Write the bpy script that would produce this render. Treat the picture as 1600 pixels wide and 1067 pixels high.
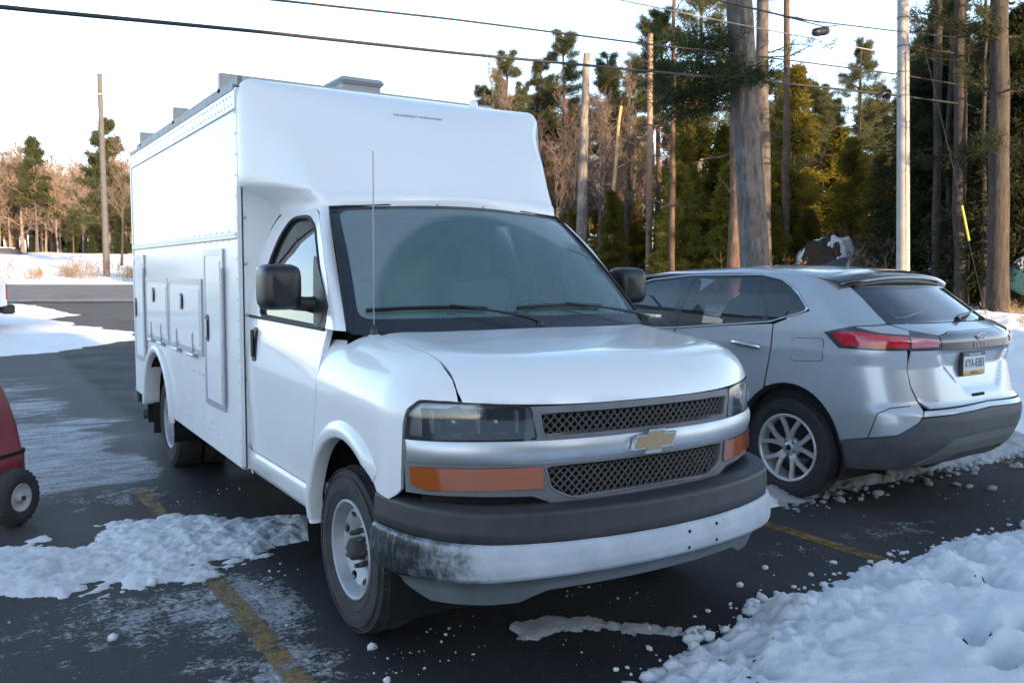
import bpy, math, random
import numpy as np
from mathutils import Vector, Matrix
from mathutils.geometry import delaunay_2d_cdt

scene = bpy.context.scene
for o in list(bpy.data.objects):
    bpy.data.objects.remove(o)
COL = scene.collection
random.seed(7)

# ------------------------------------------------------------------ camera
def cam_axes(yaw, pitch, roll):
    cy, sy, cp, sp = math.cos(yaw), math.sin(yaw), math.cos(pitch), math.sin(pitch)
    f = Vector((sy * cp, cy * cp, sp)); r = Vector((cy, -sy, 0)); u = r.cross(f)
    cr, sr = math.cos(roll), math.sin(roll)
    return r * cr + u * sr, u * cr - r * sr, f
CAM_LOC = Vector((-2.4283, -3.7512, 1.6576))
cr_, cu_, cf_ = cam_axes(0.5682, -0.0794, 0.0055)
cam_data = bpy.data.cameras.new('camera')
cam = bpy.data.objects.new('camera', cam_data); COL.objects.link(cam)
M = Matrix(((cr_.x, cu_.x, -cf_.x, CAM_LOC.x), (cr_.y, cu_.y, -cf_.y, CAM_LOC.y), (cr_.z, cu_.z, -cf_.z, CAM_LOC.z), (0, 0, 0, 1)))
cam.matrix_world = M
cam_data.sensor_width = 36.0
cam_data.lens = 36.0 * 1354.3 / 1600.0
cam_data.clip_start = 0.05; cam_data.clip_end = 4000
cam_data.dof.use_dof = True
cam_data.dof.focus_distance = 4.6
cam_data.dof.aperture_fstop = 5.6
scene.camera = cam

# ------------------------------------------------------------------ sky and sun
SUN_EL = math.radians(11)
SUN_DIR = Vector((.843 * .62 - .538 * .785, -.538 * .62 - .843 * .785, 0)).normalized()          # horizontal direction towards the sun
sun_vec = Vector((SUN_DIR.x * math.cos(SUN_EL), SUN_DIR.y * math.cos(SUN_EL), math.sin(SUN_EL)))
HAZE_K = 2.8
world = bpy.data.worlds.new('World'); scene.world = world; world.use_nodes = True
wn = world.node_tree.nodes; wl = world.node_tree.links
bg = wn.get('Background') or wn.new('ShaderNodeBackground')
sky = wn.new('ShaderNodeTexSky'); sky.sky_type = 'NISHITA'; sky.sun_disc = False
sky.sun_elevation = SUN_EL
sky.sun_rotation = math.atan2(SUN_DIR.x, SUN_DIR.y)
sky.altitude = 100; sky.air_density = 1.0; sky.dust_density = 1.5; sky.ozone_density = 1.5
bg.inputs[1].default_value = 0.15
# winter haze: the whole sky pales towards the horizon, equally all the way round
tcw = wn.new('ShaderNodeTexCoord'); sxw = wn.new('ShaderNodeSeparateXYZ'); wl.new(tcw.outputs['Generated'], sxw.inputs[0])
rw = wn.new('ShaderNodeValToRGB'); wl.new(sxw.outputs[2], rw.inputs[0])
rw.color_ramp.elements[0].position = 0.0; rw.color_ramp.elements[0].color = (.84, .88, .95, 1)
rw.color_ramp.elements[1].position = .62; rw.color_ramp.elements[1].color = (0, 0, 0, 1)
for ps, cl_ in ((.06, (.80, .89, 1.02, 1)), (.20, (.66, .84, 1.10, 1)), (.36, (.34, .49, .74, 1)), (.48, (.16, .19, .23, 1))):
    e_ = rw.color_ramp.elements.new(ps); e_.color = cl_
vm = wn.new('ShaderNodeVectorMath'); vm.operation = 'MULTIPLY_ADD'
wl.new(rw.outputs[0], vm.inputs[0]); vm.inputs[1].default_value = (HAZE_K, HAZE_K, HAZE_K); wl.new(sky.outputs[0], vm.inputs[2])
wl.new(vm.outputs[0], bg.inputs[0])
sd = bpy.data.lights.new('sun', 'SUN'); sd.energy = 5.0; sd.angle = math.radians(0.55); sd.color = (1.0, 0.68, 0.38)
so = bpy.data.objects.new('sun', sd); COL.objects.link(so)
so.rotation_euler = (-sun_vec).to_track_quat('-Z', 'Y').to_euler()
so.location = (30, -8, 20)
scene.view_settings.view_transform = 'Standard'
scene.view_settings.look = 'None'
scene.view_settings.exposure = 1.58
scene.view_settings.gamma = 1.0
scene.view_settings.use_curve_mapping = False
scene.render.engine = 'CYCLES'
scene.cycles.max_bounces = 8
scene.cycles.transparent_max_bounces = 12
scene.cycles.caustics_reflective = False; scene.cycles.caustics_refractive = False
scene.cycles.use_denoising = True

# ------------------------------------------------------------------ materials
MATS = {}
def nd(nt, t, **k):
    n = nt.nodes.new(t)
    for a, v in k.items(): setattr(n, a, v)
    return n
def ramp(nt, fac, stops):
    r = nd(nt, 'ShaderNodeValToRGB'); nt.links.new(fac, r.inputs[0])
    e = r.color_ramp.elements
    while len(e) < len(stops): e.new(0.5)
    for i, (p, c) in enumerate(stops):
        e[i].position = p; e[i].color = (c if len(c) == 4 else (*c, 1)) if not isinstance(c, (int, float)) else (c, c, c, 1)
    return r.outputs[0]
def noise(nt, scale, detail=4, rough=.55, coord='Object', dist=0, stretch=None):
    tc = nd(nt, 'ShaderNodeTexCoord'); v = tc.outputs[coord]
    if stretch:
        mp = nd(nt, 'ShaderNodeMapping'); nt.links.new(v, mp.inputs[0]); mp.inputs['Scale'].default_value = stretch; v = mp.outputs[0]
    n = nd(nt, 'ShaderNodeTexNoise'); nt.links.new(v, n.inputs['Vector'])
    n.inputs['Scale'].default_value = scale; n.inputs['Detail'].default_value = detail
    n.inputs['Roughness'].default_value = rough; n.inputs['Distortion'].default_value = dist
    return n.outputs['Fac']
def mixc(nt, fac, a, b):
    m = nd(nt, 'ShaderNodeMix', data_type='RGBA')
    if isinstance(fac, (int, float)): m.inputs[0].default_value = fac
    else: nt.links.new(fac, m.inputs[0])
    for s, v in ((6, a), (7, b)):
        if isinstance(v, tuple): m.inputs[s].default_value = (*v[:3], 1)
        else: nt.links.new(v, m.inputs[s])
    return m.outputs[2]
def mathn(nt, op, a, b=None, c=None, clamp=False):
    m = nd(nt, 'ShaderNodeMath', operation=op); m.use_clamp = clamp
    for i, v in enumerate((a, b, c)):
        if v is None: continue
        if isinstance(v, (int, float)): m.inputs[i].default_value = v
        else: nt.links.new(v, m.inputs[i])
    return m.outputs[0]
def mat(name, col=(.5, .5, .5), rough=.5, metal=0., coat=0., var=0., vscale=6., bump=0., bscale=60., dirt=0., dirtcol=(.30, .29, .28), dirt_top=1.0, rvar=0., spec=None, dscale=5.):
    if name in MATS: return MATS[name]
    m = bpy.data.materials.new(name); m.use_nodes = True; MATS[name] = m
    nt = m.node_tree; b = nt.nodes['Principled BSDF']
    b.inputs['Metallic'].default_value = metal; b.inputs['Roughness'].default_value = rough
    b.inputs['Coat Weight'].default_value = coat; b.inputs['Coat Roughness'].default_value = .06
    if spec is not None: b.inputs['Specular IOR Level'].default_value = spec
    c = None
    if var:
        f = noise(nt, vscale, 5)
        c = mixc(nt, ramp(nt, f, [(.3, 0.), (.7, 1.)]), tuple(x * (1 - var) for x in col), tuple(min(1, x * (1 + var)) for x in col))
    if dirt:
        tc = nd(nt, 'ShaderNodeTexCoord'); sx = nd(nt, 'ShaderNodeSeparateXYZ'); nt.links.new(tc.outputs['Object'], sx.inputs[0])
        h = nd(nt, 'ShaderNodeMapRange'); nt.links.new(sx.outputs[2], h.inputs[0])
        h.inputs[1].default_value = .3; h.inputs[2].default_value = dirt_top; h.inputs[3].default_value = 1; h.inputs[4].default_value = 0
        n1 = noise(nt, dscale, 7, .65)
        f = mathn(nt, 'MULTIPLY', h.outputs[0], ramp(nt, n1, [(.3, .35), (.75, 1.)]))
        f = mathn(nt, 'MULTIPLY', f, dirt, clamp=True)
        c = mixc(nt, f, c if c is not None else col, dirtcol)
        rr = mathn(nt, 'MULTIPLY_ADD', f, .5, rough, clamp=True); nt.links.new(rr, b.inputs['Roughness'])
        if coat: nt.links.new(mathn(nt, 'MULTIPLY_ADD', f, -coat, coat, clamp=True), b.inputs['Coat Weight'])
    elif rvar:
        nt.links.new(mathn(nt, 'MULTIPLY_ADD', noise(nt, vscale * 2, 5), rvar, rough - rvar * .5, clamp=True), b.inputs['Roughness'])
    if c is None: b.inputs['Base Color'].default_value = (*col, 1)
    else: nt.links.new(c, b.inputs['Base Color'])
    if bump:
        bp = nd(nt, 'ShaderNodeBump'); bp.inputs['Strength'].default_value = bump; bp.inputs['Distance'].default_value = .01
        nt.links.new(noise(nt, bscale, 5), bp.inputs['Height']); nt.links.new(bp.outputs[0], b.inputs['Normal'])
    return m
def glass(name, tint, rough=.03, trans=.5, frost=0., frostscale=40., body=None):
    """tinted pane: partly see-through, mirror-like by angle, optional frost speckle"""
    if name in MATS: return MATS[name]
    m = bpy.data.materials.new(name); m.use_nodes = True; MATS[name] = m
    nt = m.node_tree; nt.nodes.clear()
    out = nd(nt, 'ShaderNodeOutputMaterial')
    tr = nd(nt, 'ShaderNodeBsdfTransparent'); tr.inputs[0].default_value = (*tint, 1)
    gl = nd(nt, 'ShaderNodeBsdfGlossy'); gl.inputs['Roughness'].default_value = rough; gl.inputs[0].default_value = (1, 1, 1, 1)
    df = nd(nt, 'ShaderNodeBsdfDiffuse'); df.inputs[0].default_value = (*(body or (.02, .03, .035)), 1)
    m1 = nd(nt, 'ShaderNodeMixShader'); m1.inputs[0].default_value = trans
    nt.links.new(df.outputs[0], m1.inputs[1]); nt.links.new(tr.outputs[0], m1.inputs[2])
    fr = nd(nt, 'ShaderNodeFresnel'); fr.inputs[0].default_value = 1.5
    ff = mathn(nt, 'MULTIPLY_ADD', fr.outputs[0], 1.25, .04, clamp=True)
    m2 = nd(nt, 'ShaderNodeMixShader'); nt.links.new(ff, m2.inputs[0])
    nt.links.new(m1.outputs[0], m2.inputs[1]); nt.links.new(gl.outputs[0], m2.inputs[2])
    last = m2.outputs[0]
    if frost:
        fd = nd(nt, 'ShaderNodeBsdfDiffuse'); fd.inputs[0].default_value = (.7, .75, .8, 1)
        n = noise(nt, frostscale, 8, .75); at = nd(nt, 'ShaderNodeAttribute'); at.attribute_name = 'frost'
        s = mathn(nt, 'MULTIPLY', ramp(nt, n, [(.42, 0.), (.72, 1.)]), at.outputs['Fac'])
        s = mathn(nt, 'ADD', mathn(nt, 'MULTIPLY', s, frost), mathn(nt, 'MULTIPLY', at.outputs['Fac'], .10), clamp=True)
        m3 = nd(nt, 'ShaderNodeMixShader'); nt.links.new(s, m3.inputs[0])
        nt.links.new(last, m3.inputs[1]); nt.links.new(fd.outputs[0], m3.inputs[2]); last = m3.outputs[0]
    nt.links.new(last, out.inputs[0])
    return m

WHITE = mat('white_paint', (.76, .78, .80), .32, coat=.9, var=.02, vscale=1.5, dirt=.62, dirt_top=1.1, dirtcol=(.36, .365, .37), dscale=3.5)
BOXWHITE = mat('box_white', (.74, .76, .78), .38, coat=.4, var=.02, vscale=1.2, dirt=.6, dirt_top=1.1, dirtcol=(.36, .365, .37), dscale=3.5)
FIBRE = mat('white_fibreglass', (.77, .79, .81), .28, coat=.6, var=.02, vscale=1.2)
ALU = mat('aluminium_trim', (.44, .46, .50), .35, metal=.55, var=.08, vscale=8, rvar=.15)
RIVET = mat('rivet_grey', (.42, .43, .45), .5, metal=.3)
BLACK = mat('black_plastic', (.022, .023, .026), .48, var=.2, vscale=20, bump=.12, bscale=300, dirt=.35, dirt_top=1.0, dirtcol=(.16, .16, .165))
BLACKC = mat('black_clean', (.015, .016, .018), .38, rvar=.2, bump=.08, bscale=250)
DARK = mat('dark_cavity', (.006, .006, .007), .9)
SEAL = mat('rubber_seal', (.012, .012, .014), .6)
FRIT = mat('black_glass_border', (.012, .013, .018), .22, var=.3, vscale=60, coat=.4, bump=.25, bscale=220)
GREYTRIM = mat('grey_grille_plastic', (.13, .135, .15), .5, var=.15, vscale=12, dirt=.4, dirt_top=1.6, dirtcol=(.22, .22, .225))
CHROME = mat('salt_filmed_chrome', (.50, .53, .57), .30, metal=.7, var=.10, vscale=7, dirt=.5, dirt_top=1.6, dirtcol=(.36, .37, .39), dscale=9)
TYRE = mat('tyre_rubber', (.020, .020, .022), .75, var=.3, vscale=14, bump=.3, bscale=90, dirt=.45, dirt_top=.9, dirtcol=(.085, .085, .09), dscale=14)
STEEL = mat('steel_wheel', (.42, .44, .48), .42, metal=.5, var=.15, vscale=12, dirt=.5, dirt_top=.9, dirtcol=(.20, .20, .21))
RUST = mat('dull_dark_metal', (.045, .043, .042), .8, var=.4, vscale=20)
GOLD = mat('emblem_gold', (.36, .27, .16), .42, metal=.3, var=.12, vscale=30)

# ------------------------------------------------------------------ mesh helpers
def link(name, me, parent=None):
    o = bpy.data.objects.new(name, me); COL.objects.link(o)
    if parent is not None: o.parent = parent
    return o
def empty(name, label, cat, loc=(0, 0, 0), group=None, rz=0.):
    o = bpy.data.objects.new(name, None); COL.objects.link(o); o.location = loc; o.rotation_euler = (0, 0, rz)
    o.empty_display_size = .1
    o['label'] = label; o['category'] = cat
    if group: o['group'] = group
    return o
def tag(o, label, cat, group=None, kind=None):
    o['label'] = label; o['category'] = cat
    if group: o['group'] = group
    if kind: o['kind'] = kind
    return o
def struct(o, kind='structure', label=None):
    o['kind'] = kind
    if label: o['label'] = label
    return o
class MB:
    """collects geometry for ONE mesh object"""
    def __init__(s): s.v = []; s.f = []; s.sm = []; s.mi = []; s.mats = []; s.cur = 0
    def use(s, m):
        if m not in s.mats: s.mats.append(m)
        s.cur = s.mats.index(m); return s
    def add(s, vs, fs, smooth=False):
        b = len(s.v); s.v.extend([tuple(float(c) for c in p) for p in vs])
        for f in fs: s.f.append(tuple(b + i for i in f)); s.sm.append(smooth); s.mi.append(s.cur)
        return s
    def box(s, lo, hi, R=None, c=None, bev=0.):
        x0, y0, z0 = lo; x1, y1, z1 = hi
        if bev > 0:
            b = min(bev, (x1 - x0) * .45, (y1 - y0) * .45, (z1 - z0) * .45)
            vs = []; idx = {}
            for ix, X in ((0, (x0, x1)),):
                pass
            for sx in (0, 1):
                for sy in (0, 1):
                    for sz in (0, 1):
                        X = (x0, x1)[sx]; Y = (y0, y1)[sy]; Z = (z0, z1)[sz]
                        dx = b if sx == 0 else -b; dy = b if sy == 0 else -b; dz = b if sz == 0 else -b
                        idx[(sx, sy, sz)] = len(vs)
                        vs += [(X, Y + dy, Z + dz), (X + dx, Y, Z + dz), (X + dx, Y + dy, Z)]
            g = lambda a, k: idx[a] + k
            fs = []
            for s_ in (0, 1):
                fs.append([g((s_, 0, 0), 0), g((s_, 1, 0), 0), g((s_, 1, 1), 0), g((s_, 0, 1), 0)][::(1 if s_ else -1)])
                fs.append([g((0, s_, 0), 1), g((1, s_, 0), 1), g((1, s_, 1), 1), g((0, s_, 1), 1)][::(-1 if s_ else 1)])
                fs.append([g((0, 0, s_), 2), g((1, 0, s_), 2), g((1, 1, s_), 2), g((0, 1, s_), 2)][::(1 if s_ else -1)])
            for a in (0, 1):
                for c_ in (0, 1):
                    fs.append([g((a, c_, 0), 0), g((a, c_, 1), 0), g((a, c_, 1), 1), g((a, c_, 0), 1)])
                    fs.append([g((a, 0, c_), 0), g((a, 1, c_), 0), g((a, 1, c_), 2), g((a, 0, c_), 2)])
                    fs.append([g((0, a, c_), 1), g((1, a, c_), 1), g((1, a, c_), 2), g((0, a, c_), 2)])
            for k in idx: fs.append([idx[k], idx[k] + 1, idx[k] + 2])
        else:
            vs = [(x0, y0, z0), (x1, y0, z0), (x1, y1, z0), (x0, y1, z0), (x0, y0, z1), (x1, y0, z1), (x1, y1, z1), (x0, y1, z1)]
            fs = [(3, 2, 1, 0), (4, 5, 6, 7), (0, 1, 5, 4), (1, 2, 6, 5), (2, 3, 7, 6), (3, 0, 4, 7)]
        if R is not None:
            c = Vector(c or (0, 0, 0)); vs = [R @ Vector(p) + c for p in vs]
        return s.add(vs, fs)
    def tube(s, pts, r, n=8, cap=True, closed=False):
        pts = [Vector(p) for p in pts]; m = len(pts)
        rs = r if isinstance(r, (list, tuple)) else [r] * m
        vs = []; prev = None
        for i, p in enumerate(pts):
            a = pts[(i - 1) % m] if (i > 0 or closed) else pts[i]; b = pts[(i + 1) % m] if (i < m - 1 or closed) else pts[i]
            t = (b - a).normalized()
            if prev is None:
                up = Vector((0, 0, 1)) if abs(t.z) < .9 else Vector((1, 0, 0))
                u = t.cross(up).normalized()
            else:
                u = (prev - t * prev.dot(t)).normalized()
            prev = u; w = t.cross(u)
            for k in range(n):
                an = 2 * math.pi * k / n
                vs.append(p + (u * math.cos(an) + w * math.sin(an)) * rs[i])
        fs = []
        for i in range(m if closed else m - 1):
            j = (i + 1) % m
            for k in range(n):
                k2 = (k + 1) % n; fs.append((i * n + k, i * n + k2, j * n + k2, j * n + k))
        s.add(vs, fs, True)
        if cap and not closed:
            s.add(vs[:n], [tuple(range(n))[::-1]]); s.add(vs[-n:], [tuple(range(n))])
        return s
    def lathe(s, prof, c, axis, n=48, closed=False, smooth=True):
        """prof: list of (radius, offset along axis)"""
        c = Vector(c); a = Vector(axis).normalized(); u = a.orthogonal().normalized(); w = a.cross(u)
        vs = []
        for k in range(n):
            an = 2 * math.pi * k / n; d = u * math.cos(an) + w * math.sin(an)
            for r, h in prof: vs.append(c + d * r + a * h)
        m = len(prof); fs = []
        for k in range(n):
            k2 = (k + 1) % n
            for i in range(m if closed else m - 1):
                j = (i + 1) % m
                fs.append((k * m + i, k2 * m + i, k2 * m + j, k * m + j))
        return s.add(vs, fs, smooth)
    def grid(s, P, smooth=True, flip=False):
        """P: 2D list/array of points"""
        P = [[tuple(p) for p in row] for row in P]; R = len(P); C = len(P[0])
        vs = [p for row in P for p in row]; fs = []
        for i in range(R - 1):
            for j in range(C - 1):
                f = (i * C + j, i * C + j + 1, (i + 1) * C + j + 1, (i + 1) * C + j)
                fs.append(f[::-1] if flip else f)
        return s.add(vs, fs, smooth)
    def prism(s, poly, to3, d):
        """flat polygon (2D) mapped by to3(a,b,h), extruded h=0..d"""
        n = len(poly)
        vs = [to3(a, b, 0) for a, b in poly] + [to3(a, b, d) for a, b in poly]
        fs = [tuple(range(n))[::-1], tuple(range(n, 2 * n))] + [(i, (i + 1) % n, n + (i + 1) % n, n + i) for i in range(n)]
        return s.add(vs, fs)
    def build(s, name, m=None, parent=None, mesh_only=False):
        me = bpy.data.meshes.new(name); me.from_pydata(s.v, [], s.f)
        ms = s.mats if s.mats else [m]
        for x in ms: me.materials.append(x)
        me.polygons.foreach_set('use_smooth', s.sm)
        if len(ms) > 1: me.polygons.foreach_set('material_index', s.mi)
        me.update()
        if mesh_only: return me
        return link(name, me, parent)
def fast_mesh(name, V, F, m, smooth=True, parent=None, only=False):
    """V (n,3) array, F (k,3|4) array"""
    me = bpy.data.meshes.new(name); k = F.shape[1]
    me.vertices.add(len(V)); me.vertices.foreach_set('co', np.asarray(V, np.float32).ravel())
    me.loops.add(F.size); me.loops.foreach_set('vertex_index', F.astype(np.int32).ravel())
    me.polygons.add(len(F)); me.polygons.foreach_set('loop_start', np.arange(0, F.size, k, dtype=np.int32))
    me.polygons.foreach_set('use_smooth', np.full(len(F), smooth))
    me.materials.append(m); me.update(calc_edges=True)
    if only: return me
    return link(name, me, parent)
def inpoly(px, py, poly):
    r = np.zeros(len(px), bool); n = len(poly)
    for i in range(n):
        x1, y1 = poly[i]; x2, y2 = poly[(i + 1) % n]
        if y1 == y2: continue
        c = ((y1 > py) != (y2 > py)) & (px < (x2 - x1) * (py - y1) / (y2 - y1) + x1)
        r ^= c
    return r
def segdist(px, py, poly):
    d = np.full(len(px), 1e9); n = len(poly)
    for i in range(n):
        x1, y1 = poly[i]; x2, y2 = poly[(i + 1) % n]
        dx, dy = x2 - x1, y2 - y1; L = dx * dx + dy * dy + 1e-12
        t = np.clip(((px - x1) * dx + (py - y1) * dy) / L, 0, 1)
        d = np.minimum(d, np.hypot(px - x1 - t * dx, py - y1 - t * dy))
    return d
def smoothpoly(pts, rnd, n=4):
    """round every corner of a polygon by radius rnd (or per-corner list)"""
    out = []; N = len(pts)
    for i, p in enumerate(pts):
        r = rnd[i] if isinstance(rnd, (list, tuple)) else rnd
        p = np.array(p, float); a = np.array(pts[i - 1], float); b = np.array(pts[(i + 1) % N], float)
        la, lb = np.linalg.norm(a - p), np.linalg.norm(b - p)
        if r <= 0: out.append(tuple(p)); continue
        ra = min(r, la * .49); rb = min(r, lb * .49)
        pa = p + (a - p) / la * ra; pb = p + (b - p) / lb * rb
        for k in range(n + 1):
            t = k / n; q = pa * (1 - t) ** 2 + p * 2 * t * (1 - t) + pb * t * t
            out.append(tuple(q))
    return out
def densify(poly, step):
    out = []
    for i in range(len(poly)):
        a = np.array(poly[i], float); b = np.array(poly[(i + 1) % len(poly)], float)
        L = np.linalg.norm(b - a)
        if L < 1e-6: continue
        k = max(1, int(math.ceil(L / step)))
        for j in range(k): out.append(tuple(a + (b - a) * j / k))
    return out
def panel(name, outline, fmap, m, parent=None, holes=(), step=.04, thick=.015, sign=1, offset=0., mats=None, attr=None, rimmat=None):
    """a curved sheet cut to a 2D outline; fmap(a,b)->(n,3); surface normal = sign * dA x dB"""
    outer = densify(outline, step); hs = [densify(h, step) for h in holes]
    bv = list(outer); loops = [list(range(len(outer)))]
    for h in hs: loops.append(list(range(len(bv), len(bv) + len(h)))); bv += h
    A = np.array(outer)
    gx = np.arange(A[:, 0].min() + step * .5, A[:, 0].max(), step); gy = np.arange(A[:, 1].min() + step * .5, A[:, 1].max(), step)
    X, Y = np.meshgrid(gx, gy); X = X.ravel(); Y = Y.ravel()
    ok = inpoly(X, Y, outer) & (segdist(X, Y, outer) > step * .45)
    for h in hs: ok &= ~inpoly(X, Y, h) & (segdist(X, Y, h) > step * .45)
    pts = bv + list(zip(X[ok], Y[ok]))
    edges = []
    for l in loops:
        for i in range(len(l)): edges.append((l[i], l[(i + 1) % len(l)]))
    res = delaunay_2d_cdt([Vector(p) for p in pts], edges, [], 0, 1e-7)
    P = np.array([tuple(v) for v in res[0]]); T = np.array([f for f in res[2]], dtype=np.int64)
    C = P[T].mean(axis=1)
    keep = inpoly(C[:, 0], C[:, 1], outer)
    for h in hs: keep &= ~inpoly(C[:, 0], C[:, 1], h)
    T = T[keep]
    a2 = P[T]; area = (a2[:, 1, 0] - a2[:, 0, 0]) * (a2[:, 2, 1] - a2[:, 0, 1]) - (a2[:, 1, 1] - a2[:, 0, 1]) * (a2[:, 2, 0] - a2[:, 0, 0])
    T = T[np.abs(area) > 1e-9]; area = area[np.abs(area) > 1e-9]
    T[area < 0] = T[area < 0][:, ::-1]
    if sign < 0: T = T[:, ::-1]
    e = 2e-3
    S = fmap(P[:, 0], P[:, 1])
    N = np.cross(fmap(P[:, 0] + e, P[:, 1]) - fmap(P[:, 0] - e, P[:, 1]), fmap(P[:, 0], P[:, 1] + e) - fmap(P[:, 0], P[:, 1] - e)) * sign
    N /= np.linalg.norm(N, axis=1)[:, None] + 1e-12
    S = S + N * offset
    # boundary edges of kept triangles
    from collections import Counter
    ed = {}
    for t in T.tolist():
        for i in range(3):
            k = (t[i], t[(i + 1) % 3]); ed[k] = 1
    bnd = [k for k in ed if (k[1], k[0]) not in ed]
    V = [tuple(p) for p in S]; NV = [tuple(n) for n in N]; F = [tuple(t) for t in T.tolist()]; MI = [0] * len(F)
    if thick > 0:
        rin = {}
        for a, b in bnd:
            base = len(V)
            ea = S[b] - S[a]; outn = np.cross(ea, N[a]); outn /= np.linalg.norm(outn) + 1e-12
            for p, q in ((a, 0), (b, 0), (b, 1), (a, 1)):
                V.append(tuple(S[p] - N[p] * (thick if q else 0))); NV.append(tuple(outn))
            F.append((base + 1, base, base + 3, base + 2)); MI.append(1 if rimmat else 0)
    me = bpy.data.meshes.new(name); me.from_pydata(V, [], F); me.materials.append(m)
    if rimmat: me.materials.append(rimmat); me.polygons.foreach_set('material_index', MI)
    me.polygons.foreach_set('use_smooth', [True] * len(F))
    if attr:
        an, fn = attr
        at = me.attributes.new(an, 'FLOAT', 'POINT')
        vals = np.zeros(len(V)); vals[:len(P)] = fn(P[:, 0], P[:, 1]); at.data.foreach_set('value', vals.astype(np.float32))
    me.update()
    me.normals_split_custom_set_from_vertices(NV)
    return link(name, me, parent)
def strip_tube(name, pts, r, m, parent, n=6, closed=False):
    return MB().tube(pts, r, n, closed=closed).build(name, m, parent)
def smax(a, b, k):
    h = np.maximum(k - np.abs(a - b), 0) / k
    return np.maximum(a, b) + h * h * k * .25
def sstep(a, b, x):
    t = np.clip((x - a) / (b - a), 0, 1); return t * t * (3 - 2 * t)
def solve(F, o, d, lo, hi, it=26):
    """largest t with F(o+t d)=0, F<0 inside (lo) and >0 outside (hi)"""
    lo = np.full(len(o), float(lo)); hi = np.full(len(o), float(hi))
    for _ in range(it):
        m = (lo + hi) / 2; p = o + d * m[:, None]; v = F(p[:, 0], p[:, 1], p[:, 2])
        lo = np.where(v < 0, m, lo); hi = np.where(v < 0, hi, m)
    return o + d * ((lo + hi) / 2)[:, None]
def _hash(ix, iy, seed):
    h = (ix.astype(np.int64) * 374761393 + iy.astype(np.int64) * 668265263 + seed * 974711) & 0x7fffffff
    h = ((h ^ (h >> 13)) * 1274126177) & 0x7fffffff
    return ((h ^ (h >> 16)) & 0xffff) / 65535.
def vnoise(x, y, seed=0):
    x = np.asarray(x, float); y = np.asarray(y, float)
    ix = np.floor(x); iy = np.floor(y); fx = x - ix; fy = y - iy
    fx = fx * fx * (3 - 2 * fx); fy = fy * fy * (3 - 2 * fy)
    a = _hash(ix, iy, seed); b = _hash(ix + 1, iy, seed); c = _hash(ix, iy + 1, seed); d = _hash(ix + 1, iy + 1, seed)
    return (a * (1 - fx) + b * fx) * (1 - fy) + (c * (1 - fx) + d * fx) * fy
def fbm(x, y, oct=5, seed=0, gain=.5):
    s = 0; a = 1; t = 0
    for i in range(oct):
        s = s + vnoise(x * 2 ** i, y * 2 ** i, seed + i * 17) * a; t += a; a *= gain
    return s / t

# =================================================================== SETTING
def qr(x, y):
    return (x + 2.43) * .538 + (y + 3.75) * .843, (x + 2.43) * .843 - (y + 3.75) * .538
def xy(q, r):
    return -2.43 + q * .538 + r * .843, -3.75 + q * .843 - r * .538
def terrain(x, y):
    q, r = qr(x, y)
    h = np.interp(q, [0, 14, 18, 30, 40, 46, 60, 90, 130, 400, 2000], [0, 0, .08, .48, 1.05, 1.38, 2.1, 3.4, 4.6, 6.5, 8.])
    return h + .62 * sstep(5.5, 11, r) * sstep(9, 20, q)
def gridfaces(R, C):
    i = np.arange(R - 1)[:, None] * C + np.arange(C - 1)[None, :]
    return np.stack([i, i + 1, i + C + 1, i + C], -1).reshape(-1, 4)

def snow_mat(name, col, dirt, dscale=3., bump=.5):
    m = bpy.data.materials.new(name); m.use_nodes = True; nt = m.node_tree; b = nt.nodes['Principled BSDF']
    b.inputs['Roughness'].default_value = .6
    b.inputs['Subsurface Weight'].default_value = .15; b.inputs['Subsurface Radius'].default_value = (.05, .06, .08); b.inputs['Subsurface Scale'].default_value = .3
    n = noise(nt, dscale, 9, .7); n2 = noise(nt, 22, 6, .7)
    f = mathn(nt, 'MULTIPLY', ramp(nt, n, [(.5, 0.), (.72, 1.)]), dirt)
    c = mixc(nt, f, col, (.36, .31, .27))
    c = mixc(nt, mathn(nt, 'MULTIPLY', ramp(nt, n2, [(.62, 0.), (.75, 1.)]), dirt * .6), c, (.22, .19, .17))
    nt.links.new(c, b.inputs['Base Color'])
    bp = nd(nt, 'ShaderNodeBump'); bp.inputs['Strength'].default_value = bump; bp.inputs['Distance'].default_value = .02
    hh = mathn(nt, 'ADD', noise(nt, 14, 8, .7), mathn(nt, 'MULTIPLY', noise(nt, 70, 5, .75), .55))
    nt.links.new(hh, bp.inputs['Height']); nt.links.new(bp.outputs[0], b.inputs['Normal'])
    MATS[name] = m
    return m
SNOW = snow_mat('snow', (.80, .82, .86), .14, bump=.9)
SNOWD = snow_mat('trodden_snow', (.72, .74, .78), .55, 2.2, .8)
SLUSH = snow_mat('dirty_slush', (.40, .41, .43), .9, 6., 1.)

# ---- snow covered ground to the horizon
gr = np.concatenate([np.arange(-40, 60, 2.), np.arange(60, 240, 12.), np.arange(240, 1500, 120.)])
gl = -gr[::-1]; rr = np.unique(np.concatenate([np.arange(-60, 61, 2.), np.arange(60, 1400, 110.), -np.arange(60, 1400, 110.)]))
qq = np.unique(np.concatenate([np.arange(-60, 110, 2.), np.arange(110, 1500, 90.)]))
Q, Rr = np.meshgrid(qq, rr, indexing='ij'); X, Y = xy(Q, Rr)
Z = terrain(X, Y) - .035 + (fbm(X * .35, Y * .35, 4, 5) - .5) * .3 * sstep(42, 60, Q)
struct(fast_mesh('snow_ground', np.stack([X, Y, Z], -1).reshape(-1, 3), gridfaces(*Q.shape)[:, ::-1], SNOW))

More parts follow.
